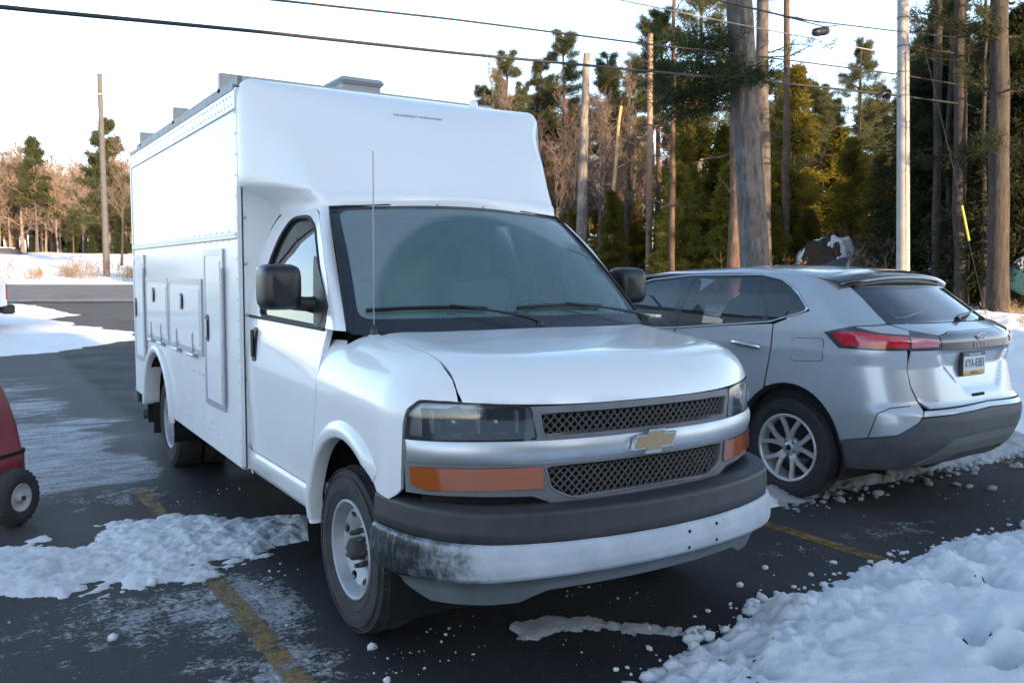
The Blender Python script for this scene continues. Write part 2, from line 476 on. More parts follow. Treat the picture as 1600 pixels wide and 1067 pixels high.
# ---- asphalt
def asphalt_mat(name):
    m = bpy.data.materials.new(name); m.use_nodes = True; nt = m.node_tree; b = nt.nodes['Principled BSDF']
    n1 = noise(nt, 1.3, 6, .6); n2 = noise(nt, 140, 3, .6); n3 = noise(nt, 7, 8, .72); n4 = noise(nt, 3.2, 8, .7, stretch=(.42, 1.5, 1)); n5 = noise(nt, 38, 6, .75)
    c = mixc(nt, ramp(nt, n1, [(.3, 0.), (.7, 1.)]), (.009, .009, .011), (.026, .026, .029))
    c = mixc(nt, mathn(nt, 'MULTIPLY', ramp(nt, n2, [(.50, 0.), (.66, 1.)]), .55), c, (.085, .085, .088))
    vo = nd(nt, 'ShaderNodeTexVoronoi', feature='DISTANCE_TO_EDGE'); vo.inputs['Scale'].default_value = .55
    tcv = nd(nt, 'ShaderNodeTexCoord'); av = nd(nt, 'ShaderNodeVectorMath', operation='ADD'); nv = nd(nt, 'ShaderNodeTexNoise'); nv.inputs['Scale'].default_value = 2.2; nv.inputs['Detail'].default_value = 6
    nt.links.new(tcv.outputs['Object'], nv.inputs['Vector']); nt.links.new(tcv.outputs['Object'], av.inputs[0]); nt.links.new(nv.outputs['Color'], av.inputs[1]); nt.links.new(av.outputs[0], vo.inputs['Vector'])
    crack = ramp(nt, vo.outputs['Distance'], [(.0, 1.), (.007, 0.)])
    crack = mathn(nt, 'MULTIPLY', crack, ramp(nt, n1, [(.45, 0.), (.6, .8)]))
    c = mixc(nt, crack, c, (.004, .004, .004))
    at = nd(nt, 'ShaderNodeAttribute'); at.attribute_name = 'frost'
    sp = nd(nt, 'ShaderNodeSeparateColor'); nt.links.new(at.outputs['Color'], sp.inputs[0])
    # thin slush: red = blobs, green = driven streaks, blue = salt film
    blob = mathn(nt, 'ADD', mathn(nt, 'MULTIPLY', n3, .65), mathn(nt, 'MULTIPLY', n5, .45))
    f1 = ramp(nt, mathn(nt, 'ADD', blob, mathn(nt, 'ADD', sp.outputs[0], -.5)), [(.30, 0.), (.375, 1.)])
    f1 = mathn(nt, 'MULTIPLY', f1, ramp(nt, mathn(nt, 'ADD', mathn(nt, 'MULTIPLY', n5, .5), mathn(nt, 'MULTIPLY', noise(nt, 11, 8, .8), .5)), [(.42, .12), (.56, 1.)]))
    strk = mathn(nt, 'ADD', mathn(nt, 'MULTIPLY', n4, .75), mathn(nt, 'MULTIPLY', n5, .30))
    f2 = ramp(nt, mathn(nt, 'ADD', strk, mathn(nt, 'ADD', sp.outputs[1], -.5)), [(.42, 0.), (.53, 1.)])
    f2 = mathn(nt, 'MULTIPLY', f2, ramp(nt, mathn(nt, 'ADD', mathn(nt, 'MULTIPLY', n5, .4), mathn(nt, 'MULTIPLY', noise(nt, 6, 9, .8, stretch=(.5, 1.3, 1)), .6)), [(.42, .25), (.56, 1.)]))
    film = mathn(nt, 'MULTIPLY', sp.outputs[2], mathn(nt, 'MULTIPLY_ADD', n1, .6, .2))
    c = mixc(nt, mathn(nt, 'MULTIPLY', film, mathn(nt, 'MULTIPLY_ADD', n5, 1.6, -.15, clamp=True)), c, (.25, .24, .235))
    f = mathn(nt, 'MAXIMUM', f1, f2)
    c = mixc(nt, mathn(nt, 'MULTIPLY', f, .85), c, (.62, .64, .68))
    nt.links.new(c, b.inputs['Base Color'])
    r = mathn(nt, 'MULTIPLY_ADD', ramp(nt, n1, [(.35, 0.), (.65, 1.)]), .25, .60)
    r = mathn(nt, 'ADD', r, mathn(nt, 'MULTIPLY', f, .3), clamp=True)
    nt.links.new(r, b.inputs['Roughness']); b.inputs['Specular IOR Level'].default_value = .14
    bp = nd(nt, 'ShaderNodeBump'); bp.inputs['Strength'].default_value = .8; bp.inputs['Distance'].default_value = .006
    nt.links.new(mathn(nt, 'ADD', n2, mathn(nt, 'MULTIPLY', f, 1.6)), bp.inputs['Height']); nt.links.new(bp.outputs[0], b.inputs['Normal'])
    return m
ASPH = asphalt_mat('asphalt')
def bump2(x, y, cx, cy, rx, ry, ang=0.):
    c, s = math.cos(ang), math.sin(ang); u = (x - cx) * c + (y - cy) * s; v = -(x - cx) * s + (y - cy) * c
    return np.exp(-((u / rx) ** 2 + (v / ry) ** 2))
xs_ = np.unique(np.concatenate([np.arange(-16, -3.2, .4), np.arange(-3.2, 6.6, .07), np.arange(6.6, 14.2, .25)]))
ys_ = np.unique(np.concatenate([np.arange(-1.6, 6, .07), np.arange(6, 33.1, .2)]))
X, Y = np.meshgrid(xs_, ys_)
def frost_fields(X, Y):
    warp = (fbm(X * 1.2, Y * 1.2, 4, 3) - .5)
    left = sstep(-.75, -1.25, X + warp * .5)
    fr = np.full(X.shape, .02)
    fr += .24 * bump2(X, Y, -1.75, .75, .95, .5) + .12 * bump2(X, Y, -1.2, .35, .5, .5) + .12 * bump2(X, Y, -.95, .55, .35, .5) + .13 * left * sstep(1.0, -.3, Y) + .16 * bump2(X, Y, -1.3, -.35, .5, .28) + .10 * bump2(X, Y, -.6, -.9, .6, .2)
    fr += .26 * bump2(X, Y, -1.5, 3.1, .75, .6) * sstep(-.5, -1.1, X)
    fr += .24 * bump2(X, Y, 2.75, -.45, .65, .22) + .17 * bump2(X, Y, 1.75, -.35, .5, .3) + .12 * bump2(X, Y, 2.3, .1, .5, .3)
    fr += .10 * bump2(X, Y, -.2, -.75, .6, .3)
    fr += .16 * sstep(3.4, 4.4, X) * bump2(X, Y, 5., .3, 1.4, .4)
    g = .47 * sstep(2.9, 4.2, Y) * sstep(15.5, 10, Y) * sstep(-.35, -1.6, X + warp * 1.6) + .12 * sstep(16, 20, Y)
    g = g * (.62 + .76 * fbm(X * .5, Y * 1.1, 4, 9))
    g += .30 * bump2(X, Y, -1.8, 4.0, 1.2, 1.)
    b = .25 + 1.1 * sstep(2.8, 4.5, Y) * sstep(-.7, -1.1, X) + .5 * sstep(14, 19, Y) + .2 * left
    b *= (.5 + fbm(X * .6, Y * .6, 3, 21))
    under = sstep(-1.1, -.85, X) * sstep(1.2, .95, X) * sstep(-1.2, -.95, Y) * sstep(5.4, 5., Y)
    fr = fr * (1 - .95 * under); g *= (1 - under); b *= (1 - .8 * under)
    return np.clip(fr, 0, 1), np.clip(g, 0, 1), np.clip(b, 0, 1)
Z = terrain(X, Y) + (fbm(X * .5, Y * .5, 3, 1) - .5) * .012
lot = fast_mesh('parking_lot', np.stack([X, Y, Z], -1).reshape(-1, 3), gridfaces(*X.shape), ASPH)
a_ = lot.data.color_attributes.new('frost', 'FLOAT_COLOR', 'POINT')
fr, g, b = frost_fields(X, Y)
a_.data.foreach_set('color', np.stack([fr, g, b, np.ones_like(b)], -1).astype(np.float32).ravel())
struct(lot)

# ---- public road beyond the lot
def road_strip(name, cl, w, m, dz, nsub=8):
    cl = np.array(cl, float); t = np.linspace(0, len(cl) - 1, nsub * (len(cl) - 1) + 1)
    q = np.interp(t, range(len(cl)), cl[:, 1]); r = np.interp(t, range(len(cl)), cl[:, 0])
    k = np.ones(5) / 5
    q = np.convolve(np.pad(q, 2, 'edge'), k, 'valid'); r = np.convolve(np.pad(r, 2, 'edge'), k, 'valid')
    dq = np.gradient(q); dr = np.gradient(r); L = np.hypot(dq, dr); nq, nr = dr / L, -dq / L
    o = np.linspace(-w / 2, w / 2, 7)
    Qn = q[:, None] + nq[:, None] * o; Rn = r[:, None] + nr[:, None] * o
    X, Y = xy(Qn, Rn); Z = terrain(X, Y) + dz
    return fast_mesh(name, np.stack([X, Y, Z], -1).reshape(-1, 3), gridfaces(*X.shape)[:, ::-1], m)
ROAD_CL = [(-95, 33.2), (-50, 33.6), (-20, 34.4), (-9, 35.4), (-4, 38), (-2.2, 44), (-1.5, 60), (-.8, 120)]
ROADM = mat('worn_road_asphalt', (.11, .11, .115), .75, var=.25, vscale=1.2, bump=.2, bscale=60)
struct(road_strip('road', ROAD_CL, 8.6, ROADM, .03))
LINEW = mat('worn_white_line', (.5, .5, .48), .7, var=.3, vscale=5)
struct(road_strip('road_edge_line', [(r, q - 3.7) for r, q in ROAD_CL[:4]], .12, LINEW, .045))

# ---- painted stall lines
def paint_mat(name, col, wear=.5):
    m = bpy.data.materials.new(name); m.use_nodes = True; nt = m.node_tree; b = nt.nodes['Principled BSDF']; b.inputs['Roughness'].default_value = .6
    n = mathn(nt, 'ADD', mathn(nt, 'MULTIPLY', noise(nt, 9, 8, .75), .6), mathn(nt, 'MULTIPLY', noise(nt, 60, 5, .8), .4))
    f = ramp(nt, n, [(wear - .07, 1.), (wear + .07, .12)])
    c = mixc(nt, noise(nt, 4, 5), col, tuple(x * .55 for x in col)); nt.links.new(c, b.inputs['Base Color'])
    tr = nd(nt, 'ShaderNodeBsdfTransparent'); mx = nd(nt, 'ShaderNodeMixShader'); nt.links.new(f, mx.inputs[0])
    nt.links.new(tr.outputs[0], mx.inputs[1]); nt.links.new(b.outputs[0], mx.inputs[2])
    nt.links.new(mx.outputs[0], nt.nodes['Material Output'].inputs[0]); return m
YELL = paint_mat('worn_yellow_paint', (.30, .18, .05), .50)
for x0, x1, y0, y1 in ((-1.375, -1.270, -3.0, 3.25), (1.985, 2.095, -1.0, 4.6), (5.33, 5.44, -1.0, 4.6), (-4.75, -4.64, -3, 3.25)):
    gx = np.linspace(x0, x1, 3); gy = np.linspace(y0, y1, 60); A, B = np.meshgrid(gx, gy)
    struct(fast_mesh('painted_line', np.stack([A, B, terrain(A, B) + (fbm(A * .5, B * .5, 3, 1) - .5) * .012 + .004], -1).reshape(-1, 3), gridfaces(*A.shape), YELL))
# the lot goes on towards the camera and left of it
gx = np.arange(-16, -.1, .25); gy = np.concatenate([np.arange(-9, -3, .5), np.arange(-3, -1.55, .1)]); A, B = np.meshgrid(gx, gy)
ap = fast_mesh('parking_lot_apron', np.stack([A, B, np.where(B > -1.65, .0, .0) + (fbm(A * .5, B * .5, 3, 1) - .5) * .012 * sstep(-3.2, -1.6, B)], -1).reshape(-1, 3), gridfaces(*A.shape), ASPH)
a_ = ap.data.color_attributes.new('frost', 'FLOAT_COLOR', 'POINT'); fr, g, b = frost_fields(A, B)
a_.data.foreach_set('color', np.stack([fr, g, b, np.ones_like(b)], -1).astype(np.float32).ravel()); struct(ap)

# ---- snow banks: height fields whose thickness runs out to nothing at ragged edges
def snow_sheet(name, x0, x1, y0, y1, step, hfun, m, sink=-.03):
    gx = np.arange(x0, x1, step); gy = np.arange(y0, y1, step); X, Y = np.meshgrid(gx, gy)
    H = hfun(X, Y); base = terrain(X, Y)
    F = gridfaces(*X.shape); k = (H.ravel()[F] > 0).any(1); F = F[k]
    used = np.unique(F); mp = np.zeros(X.size, int); mp[used] = np.arange(len(used))
    V = np.stack([X, Y, base + np.where(H > 0, H, sink)], -1).reshape(-1, 3)[used]
    return struct(fast_mesh(name, V, mp[F], m))
def bank_edge(x):
    e = np.interp(x, [-6, -1.6, -.9, -.13, .44, .95, 1.53, 2.3, 3.4, 6, 10, 16], [-3.4, -2.3, -1.62, -1.17, -.96, -.88, -.80, -.80, -.86, -.9, -1.1, -1.5])
    return e
def prints(X, Y):
    h = 0
    for cx, cy, a, s in ((1.18, -1.78, .5, 1.), (1.42, -1.90, .8, .9), (1.05, -1.98, .3, 1.1), (1.75, -1.35, .9, .8), (1.95, -1.45, .7, .7), (2.25, -1.18, .9, .8), (2.35, -1.75, .6, .8), (1.62, -2.3, .8, 1.), (2.9, -1.5, .9, .8)):
        h = h - .13 * s * bump2(X + .02 * np.sin(Y * 60), Y, cx, cy, .12, .055, a) - .03 * s * bump2(X, Y, cx + .1, cy + .06, .05, .05)
        h = h + .02 * s * np.clip(bump2(X, Y, cx, cy, .22, .14, a) - 1.2 * bump2(X, Y, cx, cy, .14, .07, a), 0, 1)
    return h
def h_front(X, Y):
    d = bank_edge(X) - Y
    d = d + (fbm(X * 2.2, Y * 2.2, 5, 11) - .5) * .30 + (fbm(X * 8, Y * 8, 4, 12, .6) - .5) * .16
    h = .12 * sstep(-.02, .35, d) + .04 * sstep(.3, 1.4, d)
    lump = np.abs(fbm(X * 9, Y * 9, 4, 31) - .5) * 2
    h = h + (fbm(X * 6, Y * 6, 5, 13) - .46) * .13 * sstep(1.3, .05, np.abs(d - .2)) * sstep(-.05, .1, d)
    h = h + (lump - .22) * .075 * sstep(.55, .05, np.abs(d - .12)) * sstep(0, .05, d)
    h = h + (fbm(X * 2.2, Y * 2.2, 5, 19) - .5) * .03 + (fbm(X * 22, Y * 22, 3, 23) - .5) * .008
    h = h + prints(X, Y)
    return np.where(d > 0, np.maximum(h, .006), -1)
snow_sheet('snow_bank', -1.3, 5.2, -3.3, -.55, .0145, h_front, SNOW)
def h_front2(X, Y):
    return np.where(((X < -1.25) | (X > 5.15) | (Y < -3.25)), np.maximum(h_front(X, Y), -1), -1)
snow_sheet('snow_verge', -8, 22, -14, -.55, .12, h_front2, SNOW)
def poly_d(X, Y, poly):
    s = inpoly(X.ravel(), Y.ravel(), poly).reshape(X.shape); d = segdist(X.ravel(), Y.ravel(), poly).reshape(X.shape)
    return np.where(s, d, -d)
WR = [(-5.0, 2.2), (-2.35, 2.35), (-1.9, 2.42), (-1.15, 2.5), (-.75, 2.15), (-.42, 1.95), (.2, 1.8), (.1, 1.15), (-.6, 1.0), (-1.0, .98), (-1.35, .85), (-1.75, .95), (-2.4, 1.12), (-5.0, 1.4)]
def h_wind(X, Y):
    d = poly_d(X, Y, WR) + (fbm(X * 3.2, Y * 3.2, 6, 41, .6) - .52) * .42
    h = .036 * sstep(0, .28, d) * (.35 + .9 * fbm(X * 4, Y * 4, 4, 43)) + (fbm(X * 13, Y * 13, 5, 45, .65) - .5) * .065
    h = h - .022 + .022 * sstep(0, .3, d) - .05 * sstep(.56, .75, fbm(X * 1.6 + 3, Y * 2.4, 4, 47))
    return np.where((d > 0) & (h > .001), h, -1)
snow_sheet('snow_windrow', -5.6, .3, .75, 2.75, .014, h_wind, SNOWD, -.012)
def h_slush(X, Y):
    c = np.interp(X, [2.2, 2.7, 3.5, 4.5, 5.6, 6.8], [.42, .45, .60, .62, .70, .9]); w = np.interp(X, [2.1, 2.5, 3.2, 4.5, 6, 7], [.08, .20, .36, .42, .5, .3])
    d = w - np.abs(Y - c - .12) + (fbm(X * 4, Y * 4, 5, 51, .6) - .5) * .3
    h = .075 * sstep(0, .25, d) * (.3 + 1.1 * fbm(X * 7, Y * 7, 4, 53, .6)) + (fbm(X * 20, Y * 20, 3, 55) - .5) * .035
    return np.where((d > 0) & (h > .004), h, -1)
snow_sheet('slush_ridge', 2.1, 6.8, -.1, 1.6, .02, h_slush, SLUSH, -.012)
def h_corner(X, Y):
    d = .19 - np.hypot((X - 2.33) * .75, (Y - .50) * 1.1) + (fbm(X * 6, Y * 6, 4, 57) - .5) * .18
    return np.where(d > 0, .05 * sstep(0, .15, d) + (fbm(X * 18, Y * 18, 3, 59) - .5) * .03 + .006, -1)
snow_sheet('snow_heap', 1.9, 2.75, .1, .95, .012, h_corner, SNOW, -.012)
def h_right(X, Y):
    e = np.interp(Y, [-.6, .2, .6, 1.2, 2, 4, 8, 14], [11.5, 9.2, 7.0, 5.6, 5.2, 5.4, 5.6, 5.6])
    d = X - e + (fbm(X * 1.3, Y * 1.3, 5, 61, .6) - .5) * 1.1
    h = .10 * sstep(0, .9, d) + .16 * sstep(.8, 3, d) * fbm(X * .9, Y * .9, 4, 63) + (fbm(X * 6, Y * 6, 4, 65) - .5) * .06 * sstep(0, .5, d)
    return np.where((d > 0), np.maximum(h, .004), -1)
snow_sheet('snow_field', 4.6, 16.5, -.5, 16, .045, h_right, SNOW, -.03)
SP = [(.5, 24.8), (-.45, 23.5), (.35, 20.5), (1.05, 18.3), (1.35, 17.4), (.75, 16.6), (-.67, 15.7), (-1.9, 14.7), (-5, 13.5), (-20, 13), (-20, 31), (0, 29.9)]
def h_patch(X, Y):
    d = poly_d(X, Y, SP) + (fbm(X * .9, Y * .9, 5, 71, .6) - .5) * 1.2
    return np.where(d > 0, .07 * sstep(0, .6, d) + .06 * fbm(X * 1.2, Y * 1.2, 4, 73) * sstep(0, 1, d) + .004, -1)
snow_sheet('snow_patch', -18, 2.2, 12.5, 31, .12, h_patch, SNOW, -.03)

# ---- loose snow crumbs and clods
def crumbs(name, spots, m, seed, label=None):
    rs = random.Random(seed); mb = MB()
    ico = [(0, 0, -1), (.72, -.53, -.45), (-.28, -.85, -.45), (-.89, 0, -.45), (-.28, .85, -.45), (.72, .53, -.45), (.28, -.85, .45), (-.72, -.53, .45), (-.72, .53, .45), (.28, .85, .45), (.89, 0, .45), (0, 0, 1)]
    fc = [(0, 1, 2), (1, 0, 5), (0, 2, 3), (0, 3, 4), (0, 4, 5), (1, 5, 10), (2, 1, 6), (3, 2, 7), (4, 3, 8), (5, 4, 9), (1, 10, 6), (2, 6, 7), (3, 7, 8), (4, 8, 9), (5, 9, 10), (6, 10, 11), (7, 6, 11), (8, 7, 11), (9, 8, 11), (10, 9, 11)]
    for x, y, s in spots:
        z = float(terrain(x, y)); a = rs.random() * 6.28; sx, sy, sz = s * rs.uniform(.7, 1.4), s * rs.uniform(.6, 1.1), s * rs.uniform(.4, .8)
        vs = []
        for p in ico:
            j = rs.uniform(.75, 1.2); px, py = p[0] * sx * j, p[1] * sy * j
            vs.append((x + px * math.cos(a) - py * math.sin(a), y + px * math.sin(a) + py * math.cos(a), z + sz * .5 + p[2] * sz * j))
        mb.add(vs, fc, True)
    return struct(mb.build(name, m), 'stuff', label)
rs = random.Random(5); sp = []
for i in range(190):
    x = rs.uniform(-.6, 4.6); e = float(bank_edge(x)); y = e + rs.gauss(.0, .07) + .02
    sp.append((x, y, rs.choice([.006, .008, .010, .016, .024]) * rs.uniform(.7, 1.2)))
for i in range(60):
    x = rs.uniform(-.25, 1.1); sp.append((x, float(bank_edge(x)) - rs.uniform(-.06, .18), rs.uniform(.02, .045)))
for i in range(15):
    cx, cy = rs.uniform(-.5, 4.6), rs.uniform(-.85, .35)
    for k in range(rs.randint(2, 14)): sp.append((cx + rs.gauss(0, .12), cy + rs.gauss(0, .06), .002 + .008 * rs.random() ** 4))
for i in range(24):
    cx, cy = rs.uniform(-2.6, -.3), rs.uniform(-.9, 3.2)
    for k in range(rs.randint(2, 14)): sp.append((cx + rs.gauss(0, .12), cy + rs.gauss(0, .08), .0025 + .008 * rs.random() ** 3))
for x, y, s in ((1.02, -.62, .035), (.22, -.80, .028), (.62, -.78, .02), (-.95, -.3, .03), (-1.02, -.62, .02), (-1.62, 1.05, .05), (-1.9, .4, .03), (1.35, -.5, .03), (-.75, .35, .03)):
    sp.append((x, y, s))
crumbs('snow_crumbs', sp, SNOW, 8, 'loose snow crumbs and clods scattered over the asphalt')
rs = random.Random(15); sp = []
for i in range(650):
    x = rs.uniform(2.3, 6.2); sp.append((x, rs.gauss(.72, .28), rs.uniform(.012, .04)))
crumbs('slush_clods', sp, SLUSH, 9, 'dirty slush clods frozen behind the silver car')
def h_streak(X, Y):
    d = poly_d(X, Y, [(-.33, -.42), (-.12, -.42), (.12, -.62), (.42, -.92), (.36, -.97), (.1, -.74), (-.05, -.62), (-.32, -.56)]) + (fbm(X * 9, Y * 9, 5, 81, .65) - .5) * .20
    return np.where(d > 0, .018 * sstep(0, .05, d) + .016 * fbm(X * 25, Y * 25, 4, 83) - .004, -1)
snow_sheet('slush_streak', -.5, .6, -1.1, -.3, .008, h_streak, SLUSH, -.01)
rs = random.Random(31); sp = []
for cx, cy, n in ((1.42, -1.90, 9), (1.16, -1.80, 5), (1.05, -2.0, 6), (1.62, -2.3, 5), (.05, -1.55, 3), (.32, -1.42, 3), (.18, -1.25, 3), (1.9, -1.42, 3)):
    for k in range(n): sp.append((cx + rs.gauss(0, .05), cy + rs.gauss(0, .035), rs.uniform(.004, .014)))
SOIL = mat('wet_soil', (.045, .034, .027), .9, var=.4, vscale=30)
so_ = crumbs('soil_crumbs', sp, SOIL, 12, 'dark soil and leaf crumbs trodden into the footprints of the snow bank')
me_ = so_.data
for v in me_.vertices:
    v.co.z = v.co.z * .7 + max(0., float(h_front(np.array([v.co.x]), np.array([v.co.y]))[0])) + .001

# =================================================================== helpers for vehicles
def settle(root):
    for o in bpy.data.objects:
        if o.parent is root: o.location = o.location - root.location
def ell(cy, cz, ry, rz, a0, a1, n):
    return [(cy + ry * math.cos(math.radians(a0 + (a1 - a0) * i / n)), cz + rz * math.sin(math.radians(a0 + (a1 - a0) * i / n))) for i in range(n + 1)]
def text(name, body, size, loc, rot, m, parent, extrude=.002, sx=1., align='CENTER'):
    c = bpy.data.curves.new(name, 'FONT'); c.body = body; c.size = size; c.extrude = extrude
    c.align_x = align; c.align_y = 'CENTER'; c.materials.append(m)
    tmp = bpy.data.objects.new(name, c); me = bpy.data.meshes.new_from_object(tmp); me.name = name
    bpy.data.objects.remove(tmp); bpy.data.curves.remove(c)
    o = bpy.data.objects.new(name, me); COL.objects.link(o); o.location = loc
    o.rotation_euler = rot; o.scale = (sx, 1, 1); o.parent = parent
    return o
def make_wheel(root, cx, cy, cz, side, R, W, rimR, kind, name='wheel', face=None):
    """side -1: outer face looks to -x. parts: wheel > tyre, rim"""
    s = side; hw = W / 2; ax = (s, 0, 0); c = (cx, cy, cz)
    prof = [(rimR + .004, hw * .70), (rimR + .012, hw * .86), (rimR + .03, hw * .96), (rimR + .055, hw * 1.0), (rimR + (R - rimR) * .55, hw * 1.02), (R - .035, hw * .96), (R - .016, hw * .88), (R - .004, hw * .76), (R, hw * .55), (R, .0), (R, -hw * .55), (R - .004, -hw * .76), (R - .016, -hw * .88), (R - .035, -hw * .96), (rimR + .05, -hw), (rimR, -hw * .8)]
    mb = MB().use(TYRE)
    mb.lathe(prof, c, ax, 64)
    for i in range(64):                       # tread blocks
        a = 2 * math.pi * (i + .5) / 64
        for o_, w_ in ((-.72, .17), (-.36, .15), (0, .16), (.36, .15), (.72, .17)):
            aa = a + (.035 if abs(o_) < .5 else 0)
            d = Vector((0, math.cos(aa), math.sin(aa))); t = Vector((0, -math.sin(aa), math.cos(aa)))
            rr = R - (.010 if abs(o_) > .6 else .001)
            vs = []
            for h in (0, .007):
                for u, v in ((-1, -1), (1, -1), (1, 1), (-1, 1)):
                    vs.append(Vector(c) + d * (rr + h) + t * (u * math.pi * R / 64 * .72) + Vector((s * (o_ * hw + v * w_ * hw), 0, 0)))
            mb.add(vs, [(4, 5, 6, 7), (0, 1, 5, 4), (1, 2, 6, 5), (2, 3, 7, 6), (3, 0, 4, 7)])
    ty = mb.build(name, None, root)
    # ring of raised side-wall lettering blocks keeps the rubber from reading as one smooth torus
    sw = MB().use(TYRE)
    for rr_ in (rimR + (R - rimR) * .35, rimR + (R - rimR) * .78):
        sw.lathe([(rr_ - .004, hw * 1.0), (rr_, hw * 1.04), (rr_ + .004, hw * 1.0)], c, ax, 64)
    sw.build('sidewall_rib', None, ty)
    rm = MB()
    if kind == 'steel':
        rm.use(STEEL)
        rm.lathe([(rimR + .008, hw * .72), (rimR + .010, hw * .92), (rimR + .002, hw * .95), (rimR - .008, hw * .88), (rimR - .014, hw * .5), (rimR - .03, hw * .30)], c, ax, 64)
        r0 = rimR - .03; f0 = hw * .30
        def dish(r):
            return np.interp(r, [.0, .055, .062, .085, .10, .14, r0 - .02, r0], [.30, .30, .22, .20, .17, .34, .42, .30]) * hw * (1.9 if False else 1.35)
        def fm(a, b):
            r = np.hypot(a, b); h = dish(r)
            return np.stack([cx + s * h, cy + a, cz + b], -1)
        outer = [(r0 * math.cos(t), r0 * math.sin(t)) for t in np.linspace(0, 2 * math.pi, 49)[:-1]]
        holes = []
        for k in range(8):
            t = 2 * math.pi * (k + .5) / 8; rc = r0 - .036
            hp = [(rc + .017 * math.cos(u), .026 * math.sin(u)) for u in np.linspace(0, 2 * math.pi, 13)[:-1]]
            holes.append([(x * math.cos(t) - y * math.sin(t), x * math.sin(t) + y * math.cos(t)) for x, y in hp])
        panel('rim_disc', outer, fm, STEEL, ty, holes, .016, .012, sign=(1 if s > 0 else -1))
        rm.use(RUST).lathe([(.0, hw * .95), (.035, hw * .95), (.05, hw * .86), (.055, hw * .3)], c, ax, 24)
        rm.use(STEEL)
        for k in range(8):
            t = 2 * math.pi * k / 8; rm.use(RUST).lathe([(0, hw * .30 + .045), (.010, hw * .30 + .045), (.013, hw * .3 + .03), (.014, hw * .2)], (cx, cy + .082 * math.cos(t), cz + .082 * math.sin(t)), ax, 6)
        rm.use(DARK).lathe([(rimR - .03, -.0), (rimR - .03, -hw * .6), (0, -hw * .6)], c, ax, 32)
    elif kind == 'dually':
        rm.use(STEEL)
        rm.lathe([(rimR + .006, hw * .7), (rimR + .010, hw * .92), (rimR, hw * .94), (rimR - .012, hw * .8), (rimR - .02, 0.), (rimR - .03, -hw * .35), (rimR - .06, -hw * .55), (.12, -hw * .62), (.115, -hw * .4), (.06, -hw * .3), (0, -hw * .28)], c, ax, 56)
        for k in range(8):
            t = 2 * math.pi * k / 8; rm.use(RUST).lathe([(0, -hw * .15), (.012, -hw * .15), (.014, -hw * .5)], (cx, cy + .09 * math.cos(t), cz + .09 * math.sin(t)), ax, 6)
        for k in range(4):
            t = 2 * math.pi * (k + .5) / 4
            rm.use(DARK).lathe([(0, -hw * .52), (.026, -hw * .52), (.028, -hw * .6)], (cx, cy + .155 * math.cos(t), cz + .155 * math.sin(t)), ax, 14)
    elif kind == 'alloy':
        AL = mat('alloy_silver', (.60, .61, .63), .32, metal=.45, coat=.4, var=.06, vscale=15)
        rm.use(AL)
        rm.lathe([(rimR + .006, hw * .7), (rimR + .010, hw * .93), (rimR, hw * .96), (rimR - .010, hw * .92), (rimR - .018, hw * .78), (rimR - .022, -hw * .5)], c, ax, 72)
        rm.use(mat('brake_dark', (.03, .03, .032), .6, metal=.4)).lathe([(rimR - .03, -hw * .1), (0, -hw * .1)], c, ax, 40)
        rm.use(mat('brake_disc', (.22, .21, .20), .4, metal=.8)).lathe([(.15, hw * .02), (.15, hw * .05), (.08, hw * .05)], c, ax, 40)
        rm.use(AL)
        def P3(r, t, h): return (cx + s * h, cy + r * math.cos(t), cz + r * math.sin(t))
        for k in range(5):
            t0 = 2 * math.pi * k / 5 + math.pi / 2 + .1
            for sg in (-1, 1):
                tip = t0 + sg * .34; root_t = t0 + sg * .10; wv = .030
                pts = []
                for (r, tc, wd, h) in ((.055, root_t, .052, .62), (.095, t0 + sg * .14, .036, .76), (.15, t0 + sg * .23, .031, .84), (rimR - .012, tip, .034, .90)):
                    for q in (-1, 1):
                        pts.append((r, tc + q * wd / 2 / r, h))
                vs = [P3(r, t, h * hw) for r, t, h in pts] + [P3(r, t + (0), h * hw - .022) for r, t, h in pts]
                # ridge line down the middle of each spoke
                fs = []
                for i in range(3):
                    a, b, c2, d = 2 * i, 2 * i + 1, 2 * i + 3, 2 * i + 2
                    fs += [(a, b, c2, d), (a, d, d + 8, a + 8), (b, b + 8, c2 + 8, c2)]
                rm.add(vs, fs)
        rm.lathe([(.0, hw * .70), (.028, hw * .70), (.032, hw * .64), (.060, hw * .66), (.075, hw * .60), (.078, hw * .3)], c, ax, 40)
        rm.use(BLACKC).lathe([(0, hw * .72), (.022, hw * .72), (.025, hw * .69)], c, ax, 24)
        for k in range(5):
            t = 2 * math.pi * k / 5 + math.pi / 2 + .1 + math.pi / 5
            rm.use(DARK).lathe([(0, hw * .66), (.0125, hw * .665)], P3(.056, t, .004), ax, 12)
            rm.use(AL).lathe([(0, hw * .70), (.006, hw * .70), (.008, hw * .67)], P3(.056, t, 0), ax, 6)
    if rm.v: rm.build('rim', None, ty)
    return ty

